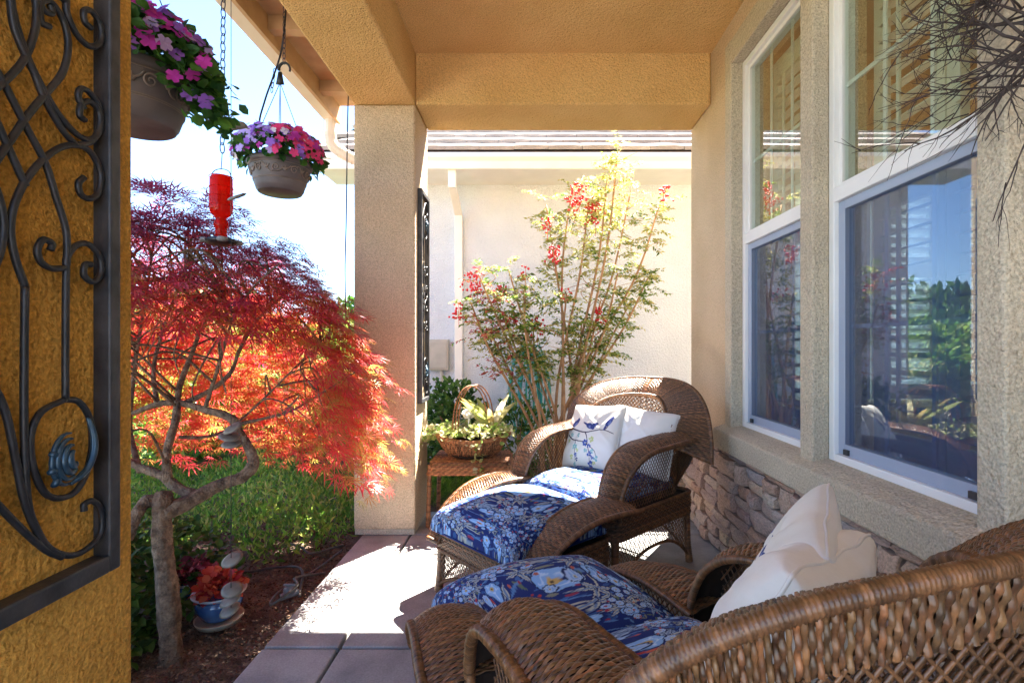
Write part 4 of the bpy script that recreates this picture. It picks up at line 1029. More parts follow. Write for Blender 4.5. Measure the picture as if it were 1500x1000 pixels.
while ntier < 1080:
    az = r2.uniform(0, 2 * PI); el = math.asin(r2.uniform(-.24, .99)); k = r2.uniform(.70, 1.0) ** .5
    c = crown_pt(az, el, k) + r2.normal(size=3) * .03
    rightness = (c[0] + 1.72) / 1.1
    front = c[1] < 2.42
    if c[0] > -1.03 and c[1] > 2.78: continue                        # keeps clear of the pillar
    if front and c[2] < 1.20 and c[0] < -.92 and r2.random() < .97: continue   # the open underside towards the path
    if c[2] < .95 and c[0] < -.95 and c[1] < 2.6 and r2.random() < .45: continue
    if c[2] < (.60 if c[1] < 2.6 else .42): continue
    if abs(c[0] + 1.2) < .24 and c[2] > 1.40 and c[1] < 2.25: continue
    if c[1] > 2.4 and c[0] < -2.2 and r2.random() < .5: continue
    ntier += 1
    out = unit((c - CC) / RR); hang = unit(out * np.array([1, 1, .35]) + np.array([0, 0, -.22]))
    n = r2.integers(12, 19)
    s = r2.uniform(0, 1, n); sp = r2.uniform(-1, 1, n)
    tang = unit(np.cross(out, np.array([0, 0, 1.0])) + 1e-6)
    pts = c + s[:, None] * hang * .20 - (s[:, None] ** 2) * np.array([0, 0, .13]) + sp[:, None] * tang * .11 * (1 - .4 * s[:, None]) + r2.normal(size=(n, 3)) * .014
    dirs = hang + sp[:, None] * tang * .7 + np.array([0, 0, -.35]) * s[:, None] + r2.normal(size=(n, 3)) * .22
    P.append(pts); D.append(dirs); Nn.append(np.tile(out * .6 + np.array([0, 0, .8]), (n, 1)) + r2.normal(size=(n, 3)) * .25)
    zf = (pts[:, 2] + r2.normal(size=n) * .10)
    cc = np.where((zf > 1.42)[:, None], top_c[r2.integers(0, 4, n)], np.where((zf > .98)[:, None], mid_c[r2.integers(0, 5, n)], low_c[r2.integers(0, 5, n)]))
    Cc.append(cc * 1.35 * r2.uniform(.75, 1.25, (n, 1))); Sz.append(r2.uniform(.042, .100, n))
P, D, Nn, Cc, Sz = map(np.concatenate, (P, D, Nn, Cc, Sz))
keep = ~((P[:, 0] > -1.03) & (P[:, 1] > 2.84)) & (P[:, 1] < 3.2)
fm = MB(); leaves(fm, P[keep], D[keep], Nn[keep], Sz[keep], lv, lq, np.clip(Cc[keep], 0, 1)); fm.build('crown', M['maple'], maple)

# ------------------------------------------------------------------ berried nandina bush by the neighbour's wall
nan = thing('nandina_bush', 'tall nandina bush with red berry clusters behind the armchair', 'shrub', (0.22, 3.95, -0.05))
tips = [(700, 400), (722, 430), (745, 395), (768, 420), (690, 445), (800, 300), (838, 275), (862, 300), (905, 222), (890, 262), (925, 275), (966, 300), (950, 405), (905, 400), (880, 440), (830, 430), (852, 470), (780, 470), (715, 480), (925, 440)]
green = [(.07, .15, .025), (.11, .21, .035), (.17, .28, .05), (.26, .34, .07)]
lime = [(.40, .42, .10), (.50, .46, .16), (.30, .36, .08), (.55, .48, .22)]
redd = [(.45, .10, .07), (.55, .18, .12), (.42, .05, .08)]
fol = MB(); tv, tq = leaf2(.20, .22)
for k, (px, py) in enumerate(tips):
    y = 3.95 + r2.uniform(-.30, .30)
    b = np.array([.22 + r2.uniform(-.12, .14), 3.95 + r2.uniform(-.1, .1), -.06]); e = np.array(W(px, py, y))
    mid1 = b + (e - b) * .35 + np.array([-.55 * (e[0] - b[0]) * .35, 0, 0]) + r2.normal(size=3) * .03
    mid2 = b + (e - b) * .72 + r2.normal(size=3) * .035
    Q = spline([b, mid1, mid2, e], 26); sm = MB().tube(Q, np.linspace(.015, .006, 26), 6)
    for j in range(3):                                                 # side shoots near the top
        i = r2.integers(13, 24); a = Q[i]; sm.tube(spline([a, a + np.array([r2.uniform(-.1, .1), r2.uniform(-.08, .08), .08]), a + np.array([r2.uniform(-.22, .22), r2.uniform(-.15, .15), .14])], 8), np.linspace(.004, .0015, 8), 4)
    sm.build('stem', M['stem'], nan, smooth=True)
    hi = py < 320
    nspray = 42 if not hi else 38
    for j in range(nspray):                                            # compound leaves: a rachis with paired leaflets
        f = r2.uniform(.66 if hi else .56, 1.03); a = Q[min(25, int(f * 25))] + r2.normal(size=3) * .02
        d = unit(np.array([r2.normal(), r2.normal() * .8, r2.uniform(-.1, .9)])); L = r2.uniform(.10, .24)
        m = 10; s = np.linspace(.25, 1, m); pts = a + d * L * s[:, None] + np.array([0, 0, -.05]) * (s[:, None] ** 2)
        side = unit(np.cross(d, np.array([0, 0, 1.0])))
        for sg in (1, -1):
            dd = d * .6 + sg * side * .9 + np.array([0, 0, -.25]) + r2.normal(size=(m, 3)) * .25
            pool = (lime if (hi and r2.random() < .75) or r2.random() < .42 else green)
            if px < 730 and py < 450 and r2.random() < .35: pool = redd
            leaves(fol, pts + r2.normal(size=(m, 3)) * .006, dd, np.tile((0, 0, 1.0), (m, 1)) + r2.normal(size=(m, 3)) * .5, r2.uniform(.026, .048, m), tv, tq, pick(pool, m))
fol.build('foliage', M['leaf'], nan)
def berries(px, py, n, s):
    c = np.array(W(px, py, 3.85)); m = MB()
    for j in range(n):
        p = c + np.array([r2.normal() * .35, r2.normal() * .3, r2.uniform(-1, 1) * .75]) * s; rr = r2.uniform(.0075, .0105)
        th = np.linspace(0, PI, 5); m.lathe(np.stack([rr * np.sin(th) + 1e-5, -rr * np.cos(th)], -1), 6, p)
    m.tube(spline([c + (0, 0, -s * 1.6), c, c + (0, 0, s * .7)], 6), .0018, 4)
    m.build('berry_cluster', M['berry'], nan, smooth=True)
for px, py, n, s in ((849, 283, 55, .10), (872, 312, 65, .11), (868, 300, 30, .09), (972, 284, 26, .07), (813, 372, 45, .09), (690, 412, 40, .09), (672, 455, 30, .08), (876, 462, 40, .09), (733, 427, 25, .07), (787, 478, 30, .09), (829, 432, 22, .07), (802, 330, 16, .07), (700, 420, 20, .06), (752, 465, 20, .07), (842, 303, 20, .07), (770, 400, 22, .07)):
    berries(px, py, n, s)

# ------------------------------------------------------------------ shrubs and ground plants
def shrub(name, label, c, rad, n, cols, size, tmpl=None, stems=7, group=None, dirup=.4, flat=False):
    t = thing(name, label, 'shrub' if name != 'tree' else 'tree', (c[0], c[1], c[2]), group=group)
    u = unit(randn(n)); k = rng.uniform(.35, 1.0, n)[:, None] ** .5
    lump = 1 + .22 * np.sin(u[:, 0:1] * 7 + c[0] * 5) * np.sin(u[:, 2:3] * 6 + 1) + .15 * np.sin(u[:, 1:2] * 11)
    P = np.array(c) + np.array([0, 0, rad[2]]) + u * k * lump * np.array(rad)
    P[:, 2] = np.maximum(P[:, 2], c[2] + .01)
    m = MB(); v, q = tmpl or oval_leaf(.26)
    leaves(m, P, u + np.array([0, 0, dirup]) + randn(n) * .5, u * .5 + np.array([0, 0, .8]) + randn(n) * .4, rng.uniform(.7, 1.2, n) * size, v, q, pick(cols, n))
    m.build('foliage', M['leaf'], t)
    s = MB()
    for j in range(stems):
        a = rng.uniform(0, 2 * PI); e = np.array(c) + np.array([math.cos(a) * rad[0] * .6, math.sin(a) * rad[1] * .6, rad[2] * rng.uniform(.9, 1.6)])
        s.tube(spline([np.array(c) + (0, 0, -.02), (np.array(c) + e) / 2 + (0, 0, rad[2] * .2), e], 10), np.linspace(.006, .002, 10) * (1 + rad[2] * 1.2), 5)
    s.build('stems', M['stem'], t)
    return t
dark = [(.03, .085, .018), (.05, .12, .022), (.075, .16, .03), (.11, .20, .04)]
bright = [(.12, .26, .03), (.18, .34, .04), (.26, .38, .05), (.09, .20, .03)]
shrub('leafy_shrub', 'glossy green shrub behind the planter basket handle', (-0.62, 4.3, -.05), (.26, .24, .42), 1500, dark, .06, oval_leaf(.30))
shrub('leafy_shrub', 'dark green shrub against the cream wall below the utility box', (-1.0, 4.65, -.05), (.30, .22, .36), 1200, dark, .055)
shrub('leafy_shrub', 'mid green shrub at the foot of the nandina bush', (-.10, 4.3, -.05), (.30, .24, .34), 1300, dark + green, .05)
blade = (np.array([(0, 0, 0), (.05, .5, .02), (0, 1, -.15), (-.05, .5, .02)]), [(0, 1, 2, 3)])
for (x, y, rx, h, lab) in ((-.72, 3.62, .17, .10, 'bright green mossy mound beside the pillar foot'), (-.55, 3.85, .19, .15, 'bright green mossy mound behind the wicker stand'),
                           (-.30, 3.75, .18, .10, 'bright green mossy mound under the planter basket')):
    shrub('grassy_mound', lab, (x, y, -.05), (rx, rx, h), 2600, bright, .05, blade, 1, 'green mounds behind the planter', 1.2)
# ground cover behind the maple: one leafy mass
n = 20000
X = rng.uniform(-3.6, -1.02, n); Y = rng.uniform(2.35, 4.6, n); ok = (Y > 2.72 + .22 * np.sin(X * 6) + .35 * np.clip(X + 1.5, 0, 1)) & ~((X > -1.06) & (Y < 3.5))
X, Y = X[ok], Y[ok]; n = len(X)
H = rng.uniform(0, 1, n) * (.12 + .10 * np.sin(X * 5 + Y * 3)) 
gm = MB(); v, q = leaf2(.16, .2)
leaves(gm, np.stack([X, Y, -.05 + H], -1), randn(n) * .6 + np.array([0, 0, .9]), randn(n), rng.uniform(.025, .062, n), v, q, pick(bright + bright + lime[:1] + lime[2:3], n))
o = gm.build('ground_cover', M['leaf']); tag(o, 'bright green ground cover under the maple', kind='stuff')
n = 2600
X = rng.uniform(-1.9, -1.38, n); Y = rng.uniform(1.25, 2.5, n); H = rng.uniform(0, 1, n) ** .7 * np.clip((-1.30 - X) * 1.1, 0, .34)
gm = MB(); v, q = oval_leaf(.34)
leaves(gm, np.stack([X, Y, -.05 + H], -1), randn(n) * .8 + np.array([.2, -.2, .3]), randn(n) * .4 + np.array([0, 0, 1]), rng.uniform(.03, .06, n), v, q, pick(dark, n))
o = gm.build('ground_cover', M['leaf']); tag(o, 'dark green leafy ground cover round the maple trunk', kind='stuff')
n = 9000                                                               # bark mulch chips on the bed
X = -.985 - rng.uniform(0, 1, n) ** 1.3 * 1.6; Y = rng.uniform(.95, 3.7, n); ok = ~((X > -1.03) & (Y > 2.85) & (Y < 3.3)); X, Y = X[ok], Y[ok]; n = len(X)
d = unit(randn(n) * np.array([1, 1, .25])); s = rng.uniform(.005, .017, n)
cv = np.array([(-.25, -.5, 0), (.25, -.5, 0), (.25, .5, 0), (-.25, .5, 0), (-.2, -.4, .22), (.2, -.4, .22), (.2, .4, .22), (-.2, .4, .22)])
cq = [(0, 3, 2, 1), (4, 5, 6, 7), (0, 1, 5, 4), (1, 2, 6, 5), (2, 3, 7, 6), (3, 0, 4, 7)]
mm = MB(); leaves(mm, np.stack([X, Y, np.full(n, -.045)], -1), d, randn(n) * .3 + np.array([0, 0, 1]), s, cv, cq, pick([(.10, .05, .03), (.17, .10, .065), (.06, .035, .022), (.22, .15, .10)], n))
M['chip'] = mat('bark_chip', (1, 1, 1), rough=.95, attr=True, spec=.1)
o = mm.build('mulch_chips', M['chip']); tag(o, 'reddish brown bark mulch on the garden bed', kind='stuff')

# distant planting and house beyond the garden
for (x, y, rx, rz_, lab, cols) in ((-4.6, 9.5, 1.3, .75, 'round green hedge bush beyond the maple', bright), (-2.9, 10.5, 1.2, .7, 'yellow green hedge bush beside the round hedge bush', lime + bright),
                          (-7.4, 11.5, 1.7, .95, 'dark hedge bush across the driveway', dark), (-11.5, 17, 2.4, 1.5, 'broad dark tree farthest across the driveway', dark), (-5.6, 19, 2.2, 1.4, 'mid green tree behind the hedge bushes', green)):
    shrub('hedge_bush' if y < 15 else 'tree', lab, (x, y, -.03), (rx, rx * .9, rz_), 5200, cols, .16 if y < 15 else .3, None, 9, 'bushes and trees beyond the maple')
for (x, y, rx, rz_, lab, cols) in ((-2.2, 5.2, .55, .42, 'golden green shrub close behind the maple crown', lime + bright), (-3.3, 5.0, .60, .40, 'bright green shrub left of the golden shrub behind the maple', bright), (-1.75, 6.6, .55, .40, 'yellow green shrub near the neighbouring house corner', lime + bright),
                          (-4.2, 6.4, .70, .48, 'tallest bright shrub beside the driveway', bright + lime), (-2.9, 7.2, .75, .50, 'dense yellow green shrub behind the other golden shrubs', lime + bright)):
    shrub('garden_shrub', lab, (x, y, -.05), (rx, rx, rz_), 3000, cols, .075, None, 9, 'golden shrubs behind the maple')
fh = thing('far_house', 'pale house across the street with low dark roof', 'house', (-14, 60, -.02))
MB().box(-24, -4, 56, 64, -.02, 3.0).build('wall', M['neighbour'], fh)
MB().prism([(55.4, 2.95), (64.6, 2.95), (60, 5.2)], 'x', -24.6, -3.4).build('roof', M['utility'], fh)
for k in range(4):
    wv = MB().box(-22 + k * 5, -20.2 + k * 5, 55.93, 55.99, 1.0, 2.2).build('window', M['darkplastic'], fh)

# ------------------------------------------------------------------ hanging flower baskets
def flower_mesh(k, m):
    mb = MB(); r = np.random.default_rng(40 + k)
    for j in range(5):
        a = j * 2 * PI / 5 + r.uniform(-.1, .1); c, s = math.cos(a), math.sin(a); w = .42
        V = [(0, 0, .02), (c * .45 - s * w, s * .45 + c * w, .10), (c * .98 - s * w * .7, s * .98 + c * w * .7, r.uniform(-.02, .12)), (c * 1.02 + s * w * .7, s * 1.02 - c * w * .7, r.uniform(-.02, .12)), (c * .45 + s * w, s * .45 - c * w, .10)]
        mb.add(V, [(0, 4, 3, 2)], [(0, 2, 1)])
    me = mesh_np('flower', np.vstack(mb.v), mb.q, mb.t, None, False); me.materials.append(m); return me
FLW = {c: flower_mesh(k, m) for k, (c, m) in enumerate(M['petal'].items())}
def orient(o, nrm, spin): o.rotation_mode = 'QUATERNION'; o.rotation_quaternion = Vector(nrm).to_track_quat('Z', 'Y') @ Matrix.Rotation(spin, 3, 'Z').to_quaternion()
def chain(mb, a, b, link=.030, r=.0017):
    a, b = np.array(a, float), np.array(b, float); L = np.linalg.norm(b - a); n = max(2, int(L / (link * .78))); d = (b - a) / L
    x = unit(np.cross(d, (0.3, 1, 0.1))); y = np.cross(d, x)
    for k in range(n):
        c = a + d * L * (k + .5) / n; q = np.linspace(0, 2 * PI, 13)[:-1]; s = x if k % 2 else y
        mb.tube(c + np.cos(q)[:, None] * d * link * .5 + np.sin(q)[:, None] * s * link * .24, r, 5, closed=True)
def hanging_basket(label, c, zr, R, hook, ceilz, nfl, ncol, seed, trail, zhook):
    """c: (x, y); zr: rim height; R: rim radius"""
    r = np.random.default_rng(seed); x, y = c; H = R * 1.02
    t = thing('hanging_basket', label, 'hanging basket', (x, y, zr - H), group='flower baskets hanging from the eave')
    prof = [(0.001, 0), (.66, 0), (.69, .02), (.70, .06), (.735, .09), (.77, .20), (.86, .48), (.93, .74), (.945, .80), (.95, .845), (1.0, .86), (1.02, .90), (1.02, .97), (1.0, 1.0), (.95, 1.0), (.93, .9), (.001, .88)]
    MB().lathe([(a * R, b * H + zr - H) for a, b in prof], 40, (x, y, 0)).build('pot', M['pot'], t, smooth=True)
    potp = t.children[-1]; rm = MB()                                                          # moulded scroll band
    def onpot(a, h): rr = R * (.86 + (.93 - .86) * (h - .48) / .26 + .012); return np.stack([x + rr * np.cos(a), y + rr * np.sin(a), zr - H + h * H], -1)
    for k in range(10):                                                # running scrolls with leaf tips
        a0 = k * 2 * PI / 10; sg = 1 if k % 2 else -1
        th = np.linspace(0, 9.4, 40); rad = .125 * (1 - th / 11.5)
        rm.tube(onpot(a0 + rad * np.cos(th + .6) * 1.15, .605 + sg * rad * np.sin(th + .6)), R * np.linspace(.024, .014, 40), 5)
        s = np.linspace(0, 1, 14); rm.tube(onpot(a0 + .10 + .42 * s, .605 + sg * (.125 - .25 * s) + .05 * np.sin(s * 6.3)), R * .020, 5)
        for d_ in (-.09, .0, .09): rm.tube(onpot(a0 + .314 + d_ * s * 1.3, .56 + sg * .02 + .14 * s * (1 - abs(d_) * 2.5)), R * .030 * (1.05 - s) + .0008, 5)
    for h in (.80, .36, .33): q = np.linspace(0, 2 * PI, 61)[:-1]; rr = R * (.735 + (.93 - .735) * (h - .09) / .65 + .004); rm.tube(np.stack([x + rr * np.cos(q), y + rr * np.sin(q), 0 * q + zr - H + h * H], -1), R * .012, 5, closed=True)
    rm.build('relief_band', M['pothi'], potp, smooth=True)
    # foliage dome spilling over the rim
    n = int(1000 * (1 + trail)); u = unit(r.normal(size=(n, 3))); u[:, 2] = np.abs(u[:, 2]) * r.choice([1, 1, 1, -.55], n); k = r.uniform(.55, 1.0, n)[:, None] ** .6
    P = np.array([x, y, zr + .02]) + u * k * np.array([R * 1.38, R * 1.38, R * .92]); inside = (np.hypot(P[:, 0] - x, P[:, 1] - y) < R * 1.06) & (P[:, 2] < zr)
    P, u = P[~inside], u[~inside]
    if trail:                                                          # a tail of stems hanging over one side
        m = 220; s = r.uniform(0, 1, m); Q = np.array([x + R * .98, y + .02, zr + .03]) + np.stack([s * R * .48 + r.normal(size=m) * .03, r.normal(size=m) * .05, -s ** 1.4 * R * 1.15 + r.normal(size=m) * .025], -1); P = np.vstack([P, Q]); u = np.vstack([u, unit(r.normal(size=(m, 3)) + np.array([1, -.5, .3]))])
    m = MB(); v, q = oval_leaf(.36, .05, .15); n = len(P)
    leaves(m, P, u * .7 + np.array([0, 0, -.25]) + r.normal(size=(n, 3)) * .4, u * .7 + np.array([0, -.2, .6]) + r.normal(size=(n, 3)) * .35, r.uniform(.026, .044, n), v, q, pick([(.05, .14, .025), (.05, .15, .025), (.08, .21, .03), (.035, .12, .03)], n))
    m.build('foliage', M['leaf'], t)
    got = 0
    while got < nfl:
        w = unit(r.normal(size=3)); w[1] = -abs(w[1]) if r.random() < .75 else w[1]; w[2] = w[2] if w[2] > -.25 else -w[2]
        p = np.array([x, y, zr + .025]) + w * np.array([R * 1.42, R * 1.42, R * .98]) + r.normal(size=3) * .006
        cl = ncol(w, r); o = child('flower', FLW[cl], t, Vector(p) - Vector(t.location), None, (r.uniform(.014, .021),) * 3)
        orient(o, w + np.array([0, -.35, .15]) + r.normal(size=3) * .25, r.uniform(0, 6)); got += 1
    if trail:
        for k in range(7):
            p = np.array([x + R * (1.2 + r.uniform(0, .45)), y - .05 + r.normal() * .03, zr + .02 - r.uniform(0, .9) * R]); o = child('flower', FLW['magenta' if k % 2 else 'purple'], t, Vector(p) - Vector(t.location), None, (.019,) * 3); orient(o, (.5, -1, .3), k)
    hw = MB(); hx, hy, hz = x + hook[0], y + hook[1], zhook
    for a in (.5, 2.1, 3.6, 5.2): hw.tube([(x + R * math.cos(a), y + R * math.sin(a), zr - .005), (hx, hy, hz)], .0016, 5)
    hw.build('hanger_wires', M['wire'], t)
    hk = MB(); hk.add(*[[(hx - .018, hy - .004, hz - .008), (hx + .018, hy - .004, hz - .008), (hx + .018, hy + .004, hz - .008), (hx - .018, hy + .004, hz - .008), (hx - .007, hy - .004, hz + .05), (hx + .007, hy - .004, hz + .05), (hx + .007, hy + .004, hz + .05), (hx - .007, hy + .004, hz + .05)],
                        [(0, 3, 2, 1), (4, 5, 6, 7), (0, 1, 5, 4), (1, 2, 6, 5), (2, 3, 7, 6), (3, 0, 4, 7)]])
    th = np.linspace(PI * 1.05, -.35, 16); hk.tube(np.stack([hx + .020 + .026 * np.cos(th), hy + 0 * th, hz + .062 + .030 * np.sin(th)], -1), np.linspace(.007, .0045, 16), 7)
    hk.build('hook', M['wire'], t, smooth=True)
    cm = MB(); chain(cm, (hx + .018, hy, hz + .088), (hx + .02, hy, ceilz)); chain(cm, (hx - .03, hy + .01, hz + .07), (hx - .045, hy + .01, hz - .04), .026); cm.build('chain', M['bluechain'], t, smooth=True)
    return t
def colA(w, r):
    return r.choice(['pink', 'magenta', 'purple', 'lilac'], p=[.42, .3, .18, .1]) if w[0] < .2 else r.choice(['magenta', 'purple', 'lilac'], p=[.6, .3, .1])
def colB(w, r):
    if w[0] > .25: return r.choice(['pink', 'magenta', 'purple', 'white'], p=[.62, .14, .16, .08])
    return r.choice(['purple', 'lilac', 'magenta', 'white'], p=[.50, .38, .06, .06])
hanging_basket('large brown pot of pink and purple impatiens with trailing stems', (-1.045, 1.34), 1.795, .137, (0, 0), 2.70, 170, colA, 11, 1, 2.16)
hanging_basket('brown hanging pot packed with purple and red impatiens by the pillar', (-1.16, 2.36), 1.925, .137, (.0, 0), 2.70, 250, colB, 12, 0, 2.30)
# drip line looping down to the second basket, and the cable by the pillar
tag(MB().tube(spline([(-1.15, 2.40, 2.69), (-1.16, 2.37, 2.45), (-1.23, 2.36, 2.22), (-1.255, 2.36, 2.10), (-1.20, 2.35, 1.99)], 40), .004, 6).build('drip_line', M['wire'], smooth=True), 'thin black tube looping down into the brown pot by the pillar', 'tube')
tag(MB().tube(spline([(-1.05, 2.95, 2.69), (-1.052, 2.93, 2.3), (-1.048, 2.90, 1.8), (-1.04, 2.86, 1.5), (-1.03, 2.85, 1.2)], 40), .0035, 6).build('hanging_cable', M['wire'], smooth=True), 'thin dark cable hanging beside the stucco pillar edge', 'cable')

# ------------------------------------------------------------------ hummingbird feeder
fx, fy = -1.215, 2.0
fd = thing('hummingbird_feeder', 'red glass hummingbird feeder hanging above the maple', 'bird feeder', (fx, fy, 1.48))
MB().lathe([(.001, 1.745), (.034, 1.745), (.040, 1.735), (.041, 1.62), (.039, 1.605), (.031, 1.592), (.020, 1.583), (.0185, 1.575), (.024, 1.566), (.026, 1.555), (.024, 1.545), (.020, 1.538), (.0195, 1.52), (.023, 1.505), (.001, 1.503)], 28, (fx, fy, 0)).build('bottle', M['redglass'], fd, smooth=True)
bot = fd.children[0]; bd = MB()
for zz in (1.742, 1.70, 1.665, 1.63): q = np.linspace(0, 2 * PI, 33)[:-1]; bd.tube(np.stack([fx + .0415 * np.cos(q), fy + .0415 * np.sin(q), 0 * q + zz], -1), .0016, 5, closed=True)
bd.build('bottle_ribs', M['redglass'], bot, smooth=True)
MB().lathe([(.001, 1.506), (.030, 1.505), (.055, 1.497), (.060, 1.490), (.052, 1.480), (.03, 1.474), (.001, 1.473)], 28, (fx, fy, 0)).build('dish', M['iron'], fd, smooth=True)
for k in range(4):
    a = k * PI / 2 + .6; cx, cy = fx + .056 * math.cos(a), fy + .056 * math.sin(a)
    MB().lathe([(.001, 1.500), (.016, 1.498), (.021, 1.490), (.016, 1.482), (.001, 1.480)], 12, (cx, cy, 0)).build('feeding_port', M['greypipe'], fd, smooth=True)
hg = MB(); hg.tube(spline([(fx - .042, fy, 1.735), (fx - .03, fy, 1.765), (fx, fy, 1.775), (fx + .03, fy, 1.765), (fx + .042, fy, 1.735)], 20), .0018, 5)
hg.tube([(fx, fy, 1.775), (fx + .004, fy, 1.84)], .0016, 5); hg.build('bail', M['wire'], fd)
cm = MB(); chain(cm, (fx + .004, fy, 1.84), (fx + .01, fy, 2.70), .042, .0021); cm.build('chain', M['bluechain'], fd, smooth=True)

# ------------------------------------------------------------------ disc wind chime with two birds
cx, cy = -1.035, 1.76
wc = thing('wind_chime', 'string of pale stone discs with small birds hanging before the maple', 'wind chime', (cx, cy, 0.15))
MB().tube([(cx, cy, 2.70), (cx, cy, 1.9), (cx, cy, .15)], .0012, 5).build('cord', M['wire'], wc)
def disc(z, R, tx, ty, dx=0, th=.012):
    m = MB().lathe([(.0005, -th / 2), (R * .7, -th * .42), (R, 0), (R * .7, th * .42), (.0005, th / 2)], 22)
    o = m.build('disc', M['shell'], wc, local=True, smooth=True); o.location = (dx, 0, z - .15); o.rotation_euler = (tx, ty, 0); return o
for z, R, tx, ty, dx in ((1.595, .035, .45, -.32, .02), (.795, .034, .5, -.35, .006), (.765, .036, .25, .3, -.004), (.74, .033, .35, .1, .003), (.34, .036, .5, -.15, .004), (.235, .034, .5, .25, .004), (.20, .036, .3, -.3, -.002), (.165, .034, .4, -.2, -.004)):
    disc(z, R, tx, ty, dx)
def bird(px, pz, sg):
    m = MB(); s = np.linspace(0, 1, 14); m.tube(np.stack([cx + px + sg * (s - .5) * .055, cy + 0 * s, pz + .018 * np.sin(s * 2.6) - .01], -1), .013 * np.sin(s * PI * .92 + .12) ** .8 + .001, 8)
    m.tube([(cx + px - sg * .004, cy - .006, pz + .006), (cx + px - sg * .034, cy - .012, pz + .024)], [.008, .001], 6)
    m.tube([(cx + px + sg * .027, cy, pz - .002), (cx + px + sg * .038, cy, pz - .006)], [.003, .0006], 5)
    m.build('bird', M['shell'], wc, smooth=True)
bird(-.022, 1.845, -1); bird(.028, 1.835, 1)
m = MB(); m.tube([(cx - .02, cy, 1.86), (cx, cy, 1.88), (cx + .026, cy, 1.855)], .0012, 5)
th = np.linspace(0, 4.2, 16); m.tube(np.stack([cx + .055 + .018 * np.cos(th + 2), cy + 0 * th, 1.79 + .018 * np.sin(th + 2)], -1), .0024, 5); m.build('wire_frame', M['wire'], wc)

# ------------------------------------------------------------------ planter basket on a wicker stand
bx, by = -0.36, 3.19
WC2 = np.array((.30, .13, .055))
sd = thing('wicker_stand', 'low reddish wicker stand under the planter basket', 'stand', (bx, by, 0))
per, L = rrect(.235, .17, .03)
def Ss(u, v): x, y = per(u * L); z = .385 - .075 * v; f = 1 + .10 * v; return np.stack([bx + x * f, by + y * f, z + 0 * x], -1)
WCOL_old = WCOL; WCOL = WC2
m = MB(); weave(m, lambda u, v: Ss(1 - u, 1 - v), L, .075, w=.0075); m.build('apron', M['basket'], sd, smooth=True)
def St(u, v): return np.stack([bx + (u - .5) * .47, by + (v - .5) * .34, .388 + 0 * u], -1)
m = MB(); weave(m, St, .47, .34, w=.008); m.build('top', M['basket'], sd, smooth=True)
MB().box(bx - .225, bx + .225, by - .16, by + .16, .37, .383).build('deck', M['wickerback'], sd)
for sx in (1, -1):
    for sy in (1, -1):
        m = MB(); rope(m, [(bx + sx * .235, by + sy * .165, .37), (bx + sx * .245, by + sy * .172, .002)], .013, pitch=.01); m.build('leg', M['basket'], sd, smooth=True)
pb = thing('planter_basket', 'oval wicker basket with tall hoop handle planted with ivy', 'basket', (bx, by, .39))
def Sb(u, v):
    a = u * 2 * PI; f = .60 + .40 * v ** .8; return np.stack([bx + .235 * f * np.cos(a), by + .17 * f * np.sin(a), .395 + .125 * v + .018 * np.cos(2 * a) * v ** 2], -1)
m = MB(); weave(m, lambda u, v: Sb(v, 1 - u), .16, 1.25, w=.0085, stake=.02, A=.003); m.build('bowl', M['basket'], pb, smooth=True)
m = MB(); m.grid(backing(lambda u, v: Sb(v, 1 - u), 8, 50, .006)); m.build('bowl_core', M['wickerback'], pb)
MB().lathe([(.0005, .397), (.13, .397), (.14, .404), (.14, .41), (.0005, .41)], 28, (bx, by, 0)).build('bowl_base', M['wickerback'], pb)
m = MB(); u = np.linspace(0, 1, 90); rope(m, Sb(u, np.ones(90)) * np.array([1, 1, 1]), .013); m.build('rim', M['basket'], pb, smooth=True)
for k in range(3):
    th = np.linspace(0, PI, 40); P = np.stack([bx + .005 + .10 * np.cos(th) * (1 + .03 * (k - 1)) + .015 * (k - 1), by + (k - 1) * .034 + .08 * np.cos(th), .53 + .30 * np.sin(th) ** .75], -1)
    m = MB(); rope(m, P, .0042, pitch=.008); m.build('handle', M['basket'], pb, smooth=True)
WCOL = WCOL_old
n = 620; a = rng.uniform(0, 2 * PI, n); k = rng.uniform(.3, 1.18, n) ** .7
P = np.stack([bx + .235 * k * np.cos(a), by + .175 * k * np.sin(a), .53 + rng.uniform(0, .06, n) - np.clip(k - 1.0, 0, 1) * .25], -1)
m2 = 90; s = rng.uniform(0, 1, m2); P = np.vstack([P, np.stack([bx - .24 - s * .045 + rng.normal(size=m2) * .012, by - .05 + rng.normal(size=m2) * .05, .55 - s * .05 + rng.normal(size=m2) * .015], -1)])
m3 = 34; s = rng.uniform(0, 1, m3); P = np.vstack([P, np.stack([bx + .03 + rng.normal(size=m3) * .02 + .05 * s, by - .18 - .03 * s, .53 - .28 * s], -1)])
n = len(P); m = MB(); v, q = oval_leaf(.42, .08, .1); leaves(m, P, randn(n) + np.array([0, -.5, .2]), randn(n) * .5 + np.array([0, -.4, 1]), rng.uniform(.022, .040, n), v, q, pick([(.50, .50, .20), (.60, .56, .30), (.36, .44, .12), (.66, .62, .42), (.24, .36, .08)], n)); m.build('ivy', M['leaf'], pb)
bl = []
